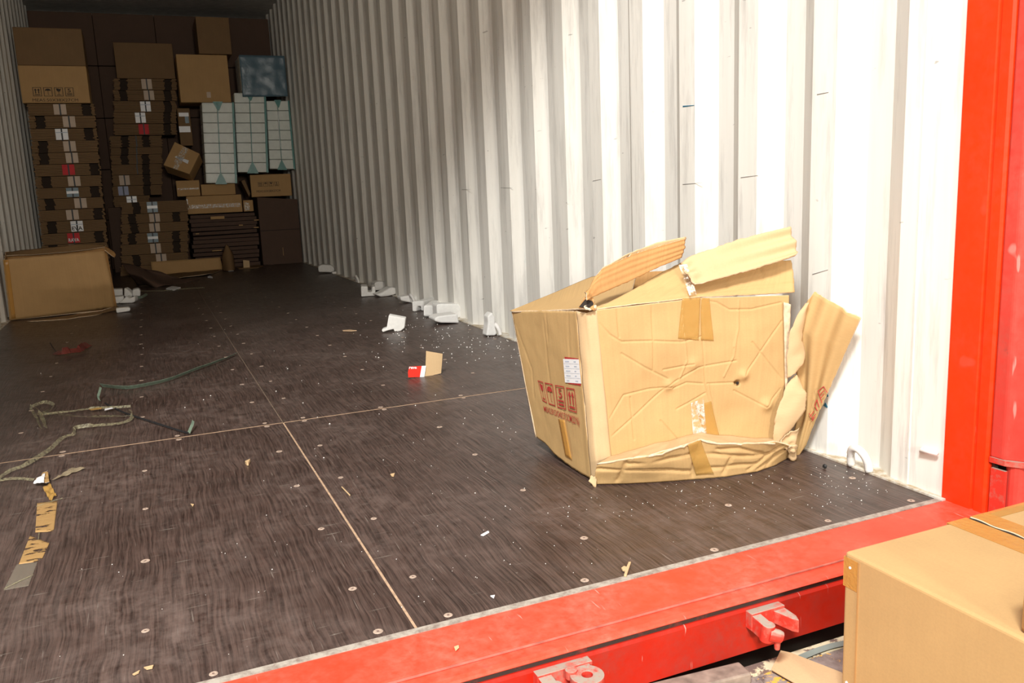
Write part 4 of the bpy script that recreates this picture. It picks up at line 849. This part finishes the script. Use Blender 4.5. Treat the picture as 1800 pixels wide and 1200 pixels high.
# first stack: rows as (top, bottom, label x, label colour, hole x list)
rows = [(182,203,106,'b',(152,)), (203,225,122,'b',(71,)), (225,247,109,'w',(156,)), (247,267.5,123,'b',(76,)), (267.5,288,127,'b',(78,)), (288,309,121,'r',(166,)), (309,329,131,'b',(82,)), (329,348,128,'t',(168,)), (348,368,142,'b',(88,)), (368,388,128,'b',(173,)), (388,409,136,'w',(91,)), (409,429,130,'r',(175,)), (429,449,133,'b',(95,)), (449,469,136,'b',(178,)), (469,498,139,'b',(99,))]
edge = lambda y: (44+(y-160)*0.107, 163+(y-160)*0.098)
zs = [pz_(110, r_[0]) for r_ in rows]+[0.003]
cname = {'b':'beige', 'w':'white', 'r':'red', 't':'dark teal', 'u':'blue'}
names1 = ['topmost','second from the top','third from the top','fourth from the top','fifth from the top','sixth from the top','seventh from the top','eighth from the top','ninth from the top','tenth from the top','eleventh from the top','twelfth from the top','third from the floor','second from the floor','lowest']
BT = {}
for i, (t, b, lx, lab, hs) in enumerate(rows):
    y = (t+b)/2; e0, e1 = edge(y); xa, xb = px_(e0, y)+0.006, px_(e1, y); xa = max(xa, -XW+0.004)
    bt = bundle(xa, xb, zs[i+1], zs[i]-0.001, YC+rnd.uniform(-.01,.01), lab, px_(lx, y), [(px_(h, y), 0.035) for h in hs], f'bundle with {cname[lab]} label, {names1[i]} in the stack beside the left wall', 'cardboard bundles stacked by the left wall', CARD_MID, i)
    BT[i] = (bt, px_(lx, y), zs[i+1], zs[i])
def word(bt, txt, mat):
    r, lx, z0, z1 = bt; Y = r.location.y-0.21-0.0145
    flat('label_lettering', *text_polys(txt, 0.02), lambda s, t: Vector((lx-0.042+0.082*s, Y, z0+0.012+(z1-z0-0.024)*(0.05+0.42*t))), mat, r)
word(BT[10], 'EVA', INKB); word(BT[11], 'RAVA', PAPER)
# dark filler carton standing in for the shaded bundles right of the first stack
r, g = carton('tall_dark_filler', 'dark filler column painting the shade between the two bundle stacks', (px_(163,480,7.50), 7.50, 0.002), (px_(197,480,7.50), 7.50, 0.002), 1.62, 0.4, CARD_DARK)
# second stack
YC2 = 8.22
rows2 = [(238,258,None,None,(220,257)), (258,271,None,None,(219,)), (271,288,None,None,(219,256)), (288,306,None,None,(257,)), (306,325,219,'b',(258,)), (325,343,217,'u',(259,)), (343,362,232,'w',())]
def stack(rows, edge, Yb, zb, names, grp, where, seed, mat=CARD_MID):
    zs = [PY(250, r_[0], Yb).z for r_ in rows]+[zb]; out = []
    for i, (t, b, lx, lab, hs) in enumerate(rows):
        y = (t+b)/2; e0, e1 = edge(y)
        desc = f'with {cname[lab]} label' if lab else 'without label'
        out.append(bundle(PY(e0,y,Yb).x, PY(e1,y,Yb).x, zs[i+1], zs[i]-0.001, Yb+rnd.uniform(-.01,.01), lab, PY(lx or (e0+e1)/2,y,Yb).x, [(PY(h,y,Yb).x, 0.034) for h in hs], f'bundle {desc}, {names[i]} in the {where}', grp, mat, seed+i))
    return out
zl = PY(250,362,YC2).z
nm7 = ['topmost','second from the top','third from the top','fourth from the top','third from the bottom','second from the bottom','lowest']
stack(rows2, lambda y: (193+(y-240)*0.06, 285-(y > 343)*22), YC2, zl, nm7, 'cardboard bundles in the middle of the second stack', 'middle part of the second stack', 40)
# its lower, hidden continuation and the nearer low stack
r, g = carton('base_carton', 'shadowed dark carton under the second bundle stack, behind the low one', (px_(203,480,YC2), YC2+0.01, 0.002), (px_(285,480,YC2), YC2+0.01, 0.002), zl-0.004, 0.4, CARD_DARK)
YC3 = 7.76
rows3 = [(354,375,268,'t',(240,)), (375,392,272,'b',(232,310)), (392,409,272,'b',(236,)), (409,428,269,'t',(232,310)), (428,447,274,'b',(311,)), (447,466,284,'b',(240,)), (466,502,282,'b',(242,))]
stack(rows3, lambda y: (213, 331), YC3, 0.003, nm7, 'cardboard bundles in the low front stack', 'low stack in front', 60)
# upper part of the second stack
rows4 = [(138,158,258,'b',(217,295)), (158,177,262,'b',(217,295)), (177,197,256,'w',(295,)), (197,217,247,'w',(294,)), (217,237,253,'r',(294,))]
zb = PY(250,237.5,YC2).z
stack(rows4, lambda y: (200, 310), YC2-0.02, zb+0.001, ['topmost','fourth from the bottom','third from the bottom','second from the bottom','lowest'], 'cardboard bundles in the upper second stack', 'upper part of the second stack', 80)

# cartons on the first stack, printed
z0 = zs[0]; pA, pB = (px_(37,170)+0.006, YC-0.02, z0+0.002), (px_(158,170), YC-0.02, z0+0.002)
r, g = carton('printed_carton', 'carton printed with handling symbols on top of the left bundle stack', pA, pB, 0.30, 0.42, CARD_FAR)
prints(r, g, 0.17, 0.80, 0.18, 0.42, 'MEAS:50X38X27CM', INKB, (0.15, 0.82, 0.04, 0.12))
r, g = carton('plain_carton', 'plain carton right under the ceiling above the printed one', (pA[0], YC, z0+0.305), (pB[0], YC, z0+0.305), 0.30, 0.42, CARD_MID)
zt2 = PY(250,138,YC2-0.02).z
r, g = carton('plain_carton', 'plain carton on the upper second bundle stack', (px_(205,130,YC2), YC2, zt2+0.002), (px_(308,130,YC2), YC2, zt2+0.002), 0.34, 0.42, CARD_MID)
# right-hand pile
def cpx(name, label, L, Y, depth, mat, **k):
    """L = left,right,top,bottom measured on plane Y"""
    l, r_, t, b = L; p0 = PY(l, b, Y); p1 = PY(r_, b, Y); z = (p0.z+p1.z)/2; h = PY((l+r_)/2, t, Y).z-PY((l+r_)/2, b, Y).z
    return carton(name, label, (p0.x, Y, k.pop('z0', z)), (p1.x, Y, 0), h, depth, mat, **k) if False else carton(name, label, (p0.x, Y, z), (p1.x, Y, z), h, depth, mat, **k)
YD = 7.90
# low stack of dark flattened trays
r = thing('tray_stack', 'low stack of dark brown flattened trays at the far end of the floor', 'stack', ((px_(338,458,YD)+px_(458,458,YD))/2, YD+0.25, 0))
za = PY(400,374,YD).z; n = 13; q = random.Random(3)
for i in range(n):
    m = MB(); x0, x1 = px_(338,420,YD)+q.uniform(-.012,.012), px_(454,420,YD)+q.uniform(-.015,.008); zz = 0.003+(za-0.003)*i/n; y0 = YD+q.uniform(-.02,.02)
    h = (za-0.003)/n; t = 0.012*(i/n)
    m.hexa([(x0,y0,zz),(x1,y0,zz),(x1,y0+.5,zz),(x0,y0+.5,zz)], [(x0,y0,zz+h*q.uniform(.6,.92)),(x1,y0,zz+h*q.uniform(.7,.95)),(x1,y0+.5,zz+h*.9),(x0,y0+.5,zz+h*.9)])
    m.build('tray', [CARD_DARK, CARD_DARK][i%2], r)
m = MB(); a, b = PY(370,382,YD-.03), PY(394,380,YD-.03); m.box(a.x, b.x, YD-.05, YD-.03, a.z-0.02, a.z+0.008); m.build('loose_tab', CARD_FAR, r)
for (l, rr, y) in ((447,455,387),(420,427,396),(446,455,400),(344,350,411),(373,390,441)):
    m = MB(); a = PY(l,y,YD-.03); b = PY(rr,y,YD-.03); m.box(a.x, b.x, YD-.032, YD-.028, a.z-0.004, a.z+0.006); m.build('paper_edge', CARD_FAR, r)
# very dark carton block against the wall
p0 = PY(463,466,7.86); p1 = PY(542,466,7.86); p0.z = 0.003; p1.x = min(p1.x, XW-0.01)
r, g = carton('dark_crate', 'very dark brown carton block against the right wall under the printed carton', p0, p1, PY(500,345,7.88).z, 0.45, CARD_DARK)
fquad('scratch', g, 0.52, 0.12, 0.53, 0.24, CARD_FAR, r); fquad('panel_seam', g, 0.0, 0.5, 1.0, 0.508, HOLE, r)
ztop = PY(500,345,7.91).z+0.005
ztray = za+0.004
# taped carton on the trays
p0, p1 = PY(331,381,7.85), PY(427,372,7.85)
r, g = carton('taped_carton', 'carton with a shiny strip of clear tape on the dark tray stack', (p0.x, 7.86, ztray), (p1.x, 7.86, ztray), 0.175, 0.4, CARD_FAR)
fquad('clear_tape', g, 0.03, 0.30, 0.97, 0.52, CLEAR, r); fquad('tape_end', g, 0.0, 0.28, 0.02, 0.85, LABELW, r)
p0 = PY(429,368,7.88); r, g = carton('small_taped_carton', 'narrow carton with tape glint right of the taped carton', (p1.x+0.016, 7.90, ztray), (PY(446,368,7.90).x, 7.90, ztray), 0.115, 0.3, CARD_FAR)
fquad('clear_tape', g, 0.1, 0.1, 0.6, 0.8, CLEAR, r)
zA = ztray+0.178
r, g = carton('upper_carton', 'carton under the tilted box, left of the long wrapped pack', (PY(312,347,7.91).x, 7.91, zA), (PY(353,347,7.91).x, 7.90, zA), PY(330,317,7.91).z-zA, 0.38, CARD_FAR)
fquad('clear_tape', g, 0.05, 0.42, 0.95, 0.52, CLEAR, r)
zW1 = PY(385,322,7.79).z
r, g = carton('squat_carton', 'squat carton carrying the long wrapped pack of white boxes', (PY(355,347,7.89).x, 7.89, zA), (PY(415,347,7.89).x, 7.88, zA), max(0.06, zW1-zA-0.004), 0.38, CARD_FAR)
# printed carton on the dark block
p0, p1 = PY(441,345,7.93), PY(527,340,7.93)
r, g = carton('printed_carton', 'carton printed with a row of small symbols under the wrapped packs by the right wall', (p0.x+0.01, 7.95, ztop), (min(p1.x, XW-0.05), 7.92, ztop), PY(480,306,7.93).z-ztop, 0.4, CARD_FAR)
prints(r, g, 0.18, 0.72, 0.46, 0.66, 'MEAS:50X38X27CM', INKB, (0.13, 0.72, 0.20, 0.30))
m = MB(); a = PY(423,318,7.95); m.prism([PY(424,318,7.95), PY(430,316,7.95), PY(440,340,7.93), PY(438,346,7.93)], (0.0,0.25,0)); m.build('side_flap', CARD_MID, r)
# tilted taped carton
tq = [PY(287,290,7.75), PY(333,306,7.69), PY(351,270,7.73), PY(307,249,7.79)]
r = thing('tilted_carton', 'small carton tilted on its corner with shiny clear tape strips', 'carton', (tq[0]+tq[2])/2)
n_ = (tq[1]-tq[0]).cross(tq[3]-tq[0]).normalized(); n_ = n_ if n_.y > 0 else -n_
m = MB(); m.prism(tq, n_*0.26); m.build('body', CARD_FAR, r, bevel=0.005)
def tqs(nm, L, mat):
    m = MB(); m.prism([PP(x, y, tq[0]-n_*0.006, n_) for x, y in L], n_*0.0008); m.build(nm, mat, r)
tqs('clear_tape', [(306,284),(318,288),(332,262),(322,257)], CLEAR); tqs('painted_tape_glint', [(307,276),(330,288),(332,282),(310,274)], LABELW); tqs('painted_tape_glint', [(304,296),(312,298),(317,287),(309,284)], CLEAR)  # pale strips paint the glints on the tape
# carton behind with two white labels
r, g = cpx('labelled_carton', 'brown carton with two white labels behind the tilted one', (318,340,190,256), 8.10, 0.3, CARD_MID)
fquad('label', g, 0.1, 0.78, 0.88, 0.88, LABELW, r); fquad('label', g, 0.0, 0.36, 0.9, 0.52, LABELW, r); fquad('label', g, 0.55, 0.6, 0.85, 0.78, LABELT, r)
zq = PY(325,256,8.10).z
# upper carton top right
r, g = cpx('ceiling_carton', 'carton with a small label high up left of the wrapped packs', (318,407,96,180), 7.97, 0.4, CARD_FAR); fquad('label', g, 0.52, 0.1, 0.60, 0.22, LABEL, r)
zc = PY(330,190,8.10).z

# wrapped packs of white boxes
def pack(L, Y, nrow, label, seed, top_extra=0):
    l0, r0, t, l1, r1, b = L; q = random.Random(seed)
    bl, br, tl, tr = PY(l1,b,Y), PY(r1,b,Y), PY(l0,t,Y+0.02), PY(r0,t,Y+0.02); br.x = min(br.x, XW-0.012); tr.x = min(tr.x, XW-0.012)
    r = thing('wrapped_pack', label, 'pack', (bl+br)/2+Vector((0,0.17,0)), 'film wrapped packs of white boxes')
    F = quad(bl, br, tr, tl); d = Vector((0,0.33,0))
    for i in range(nrow):
        for j in range(2):
            u0, u1 = (0.012, 0.488) if j == 0 else (0.512, 0.988); v0, v1 = (i+0.03)/nrow, (i+0.97)/nrow
            o = Vector((0, q.uniform(0, .006), 0)); c = [F(u0,v0)+o, F(u1,v0)+o, F(u1,v1)+o, F(u0,v1)+o]
            m = MB(); m.prism(c, d*0.97); m.build('white_box', WBOX, r, bevel=0.003)
    e = Vector((0,-0.012,0)); 
    rim = MB()
    def strip(a, b, c, dd): rim.prism([a+e, b+e, c+e, dd+e], (0,0.002,0))
    strip(F(0.96,0), F(1.03,0), F(1.03,1), F(0.97,1)); strip(F(0.488,0), F(0.512,0), F(0.512,1), F(0.488,1))
    strip(F(0.30,-0.012), F(0.70,-0.012), F(0.52,0.13), F(0.48,0.13)); strip(F(0.35,1.01), F(0.5,0.90), F(0.55,0.9), F(0.68,1.01))
    rim.add([F(1.03,0)+e, F(1.03,0)+d, F(1.03,1)+d, F(1.03,1)+e, F(1.036,0)+e, F(1.036,0)+d, F(1.036,1)+d, F(1.036,1)+e], [(0,1,2,3),(7,6,5,4),(0,4,5,1),(1,5,6,2),(2,6,7,3),(3,7,4,0)])
    rim.build('gathered_film', TEAL, r)
    sheet('film_sheet', quad(bl+e*.7, br+e*.7, tr+e*.7, tl+e*.7), 14, 24, 0.0004, film('clear_wrap_film_'+str(seed), (0.70,0.80,0.74), 0.10, 0.12, None, 40), r, lambda u, v, p: 0.003*noise.noise(p*40), label='creased clear wrapping film')
    return r, F
pack((354,409,180,362,415,322), 7.78, 8, 'longest film wrapped pack of white boxes, leftmost of three', 1)
pack((411,465,163,418,470,303), 7.85, 8, 'film wrapped pack of white boxes, middle of three', 2)
r, F = pack((468,519,177,474,525,297), 7.87, 7, 'film wrapped pack of white boxes next to the right wall', 3)
m = MB(); a = F(0.48,0.32)+Vector((0,-0.014,0)); b = F(0.5,0.85)+Vector((0,-0.014,0)); m.tube([a, (a+b)/2+Vector((-0.006,0,0)), b], 0.004, 6); m.build('film_fold', LABELW, r)
# blue film covered pack above
p0, p1 = PY(427,176,7.85), PY(519,174,7.85); p0.z = p1.z = PY(470,162,7.87).z+0.006; p1.x = min(p1.x, XW-0.02)
r, g = carton('blue_wrapped_pack', 'pack under crumpled blue grey film on top of the wrapped white packs', p0, p1, 0.34, 0.38, WBOX, cat='pack')
sheet('blue_film', quad(p0+Vector((0,-0.012,-0.055)), p1+Vector((0,-0.012,-0.05)), p1+Vector((0,-0.012,0.345)), p0+Vector((0,-0.012,0.345))), 24, 16, 0.0006, BLUEF, r, lambda u, v, p: 0.008*noise.noise(p*14))
r, g = cpx('plain_carton', 'plain carton by the ceiling above the longest wrapped pack', (350,408,30,95), 7.95, 0.4, CARD_MID)

# added row of filler cartons, coloured dark so the gaps read as shade
zq = None; q = random.Random(11)
for i in range(4):
    for j in range(5):
        x0 = -1.16+i*0.582; z0 = 0.003+j*0.522
        carton('rear_filler_carton', 'dark filler carton in the rear row, '+['leftmost','second from the left','third from the left','rightmost'][i]+', '+['on the floor','second up','third up','fourth up','topmost'][j], (x0, 8.75, z0), (x0+0.579, 8.75, z0), 0.515, 0.40, CARD_DARK, group='dark filler cartons behind the stacks')
# flattened cardboard and wrapping on the floor before the cargo
S = thing('cardboard_sheet', 'long flattened cardboard sheet with a bent up rim on the floor before the stacks', 'cardboard', PZ(330,480,0))
rb_ = [Vector((PY(268,480,7.52).x,7.52,0.006)), Vector((PY(330,478,7.56).x,7.56,0.006)), Vector((PY(392,474,7.6).x,7.6,0.006))]
sheet('upright_rim', coons([PY(265,460,7.55), PY(330,456,7.60), PY(387,452,7.62)], rb_, [rb_[0], PY(265,460,7.55)], [rb_[2], PY(387,452,7.62)]), 20, 6, 0.005, [CARD_FAR, TORN], S, lambda u, v, p: 0.003*noise.noise(p*12))
sheet('lying_part', coons(rb_, [PZ(240,498,0.004), PZ(290,492,0.03), PZ(330,486,0.01), PZ(362,482,0.02), PZ(375,481,0.004)], [PZ(240,498,0.004), rb_[0]], [PZ(375,481,0.004), rb_[2]]), 24, 8, 0.004, [CARD_MID, TORN], S, lambda u, v, p: 0.012*abs(noise.noise(p*6)))
B = sheet('brown_wrapping_paper', coons([PY(213,462,6.7), PY(235,466,6.6), PY(262,474,6.5)], [PZ(242,500,0.004), PZ(280,505,0.003), PZ(330,495,0.003), PZ(372,488,0.003)], [PZ(242,500,0.004), PY(225,480,6.5), PY(213,462,6.7)], [PZ(372,488,0.003), PZ(320,490,0.02), PY(262,474,6.5)]), 24, 14, 0.003, CARD_DARK, None, lambda u, v, p: 0.02*noise.noise(p*5), rag=0.004)
tag(B, 'crumpled dark brown wrapping paper right of the open carton', 'paper')
B = sheet('bent_cardboard_flap', coons([PY(396,431,7.5), PY(400,430,7.5)], [PZ(391,475,0.004), PZ(405,477,0.004), PZ(414,474,0.01)], [PZ(391,475,0.004), PY(390,452,7.48), PY(396,431,7.5)], [PZ(414,474,0.01), PY(410,446,7.5), PY(400,430,7.5)]), 10, 16, 0.004, [CARD_MID, TORN], None, lambda u, v, p: 0.02*math.sin(u*3.14), rag=0.002)
tag(B, 'bent brown cardboard flap standing upright before the tray stack', 'cardboard')
m = MB(); m.prism([PY(428,468,7.6), PY(439,468,7.6), PY(438,455,7.6), PY(427,454,7.6)], (0,0.01,0)); o = m.build('pale_card', CARD_PALE); o.location.z -= min((v.co.z for v in o.data.vertices))-0.001; tag(o, 'small pale card leaning before the tray stack', 'card')
m = MB(); m.prism([PZ(x, y, 0.002) for x, y in ((415,471),(452,466),(462,468),(455,471),(420,473))], (0,0,0.006)); tag(m.build('paper_litter', CARD_MID), 'flat torn brown paper at the foot of the tray stack', 'paper')
for L, lb in (([(292,509),(302,505),(318,507),(306,511)], 'white film scrap under the edge of the wrapping paper'), ([(395,475),(404,474),(411,476),(402,477)], 'white film scrap in front of the bent cardboard flap'), ([(365,488),(369,486),(374,489)], 'tiny white scrap right of the wrapping paper')):
    m = MB(); m.prism([PZ(x, y, 0.002) for x, y in L], (0,0,0.012)); tag(m.build('film_scrap', PAPER, bevel=0.002), lb, 'scrap')
c6 = lambda L, z=0.003: [PZ(180+x/6, 400+y/6, z) for x, y in L]
tag(ribbon('thin_strap', c6([(350,670),(500,672),(700,665),(900,645),(1080,635)]), 0.012, STRAPCLEAR, up=[0.3]), 'thin clear strap on the dark floor right of the foam blocks', 'strap')
tag(ribbon('short_strap', c6([(380,750),(430,735),(470,708)], 0.004), 0.02, STRAPG, up=[0.5]), 'short bent strap end on the floor right of the slim foam bar', 'strap')
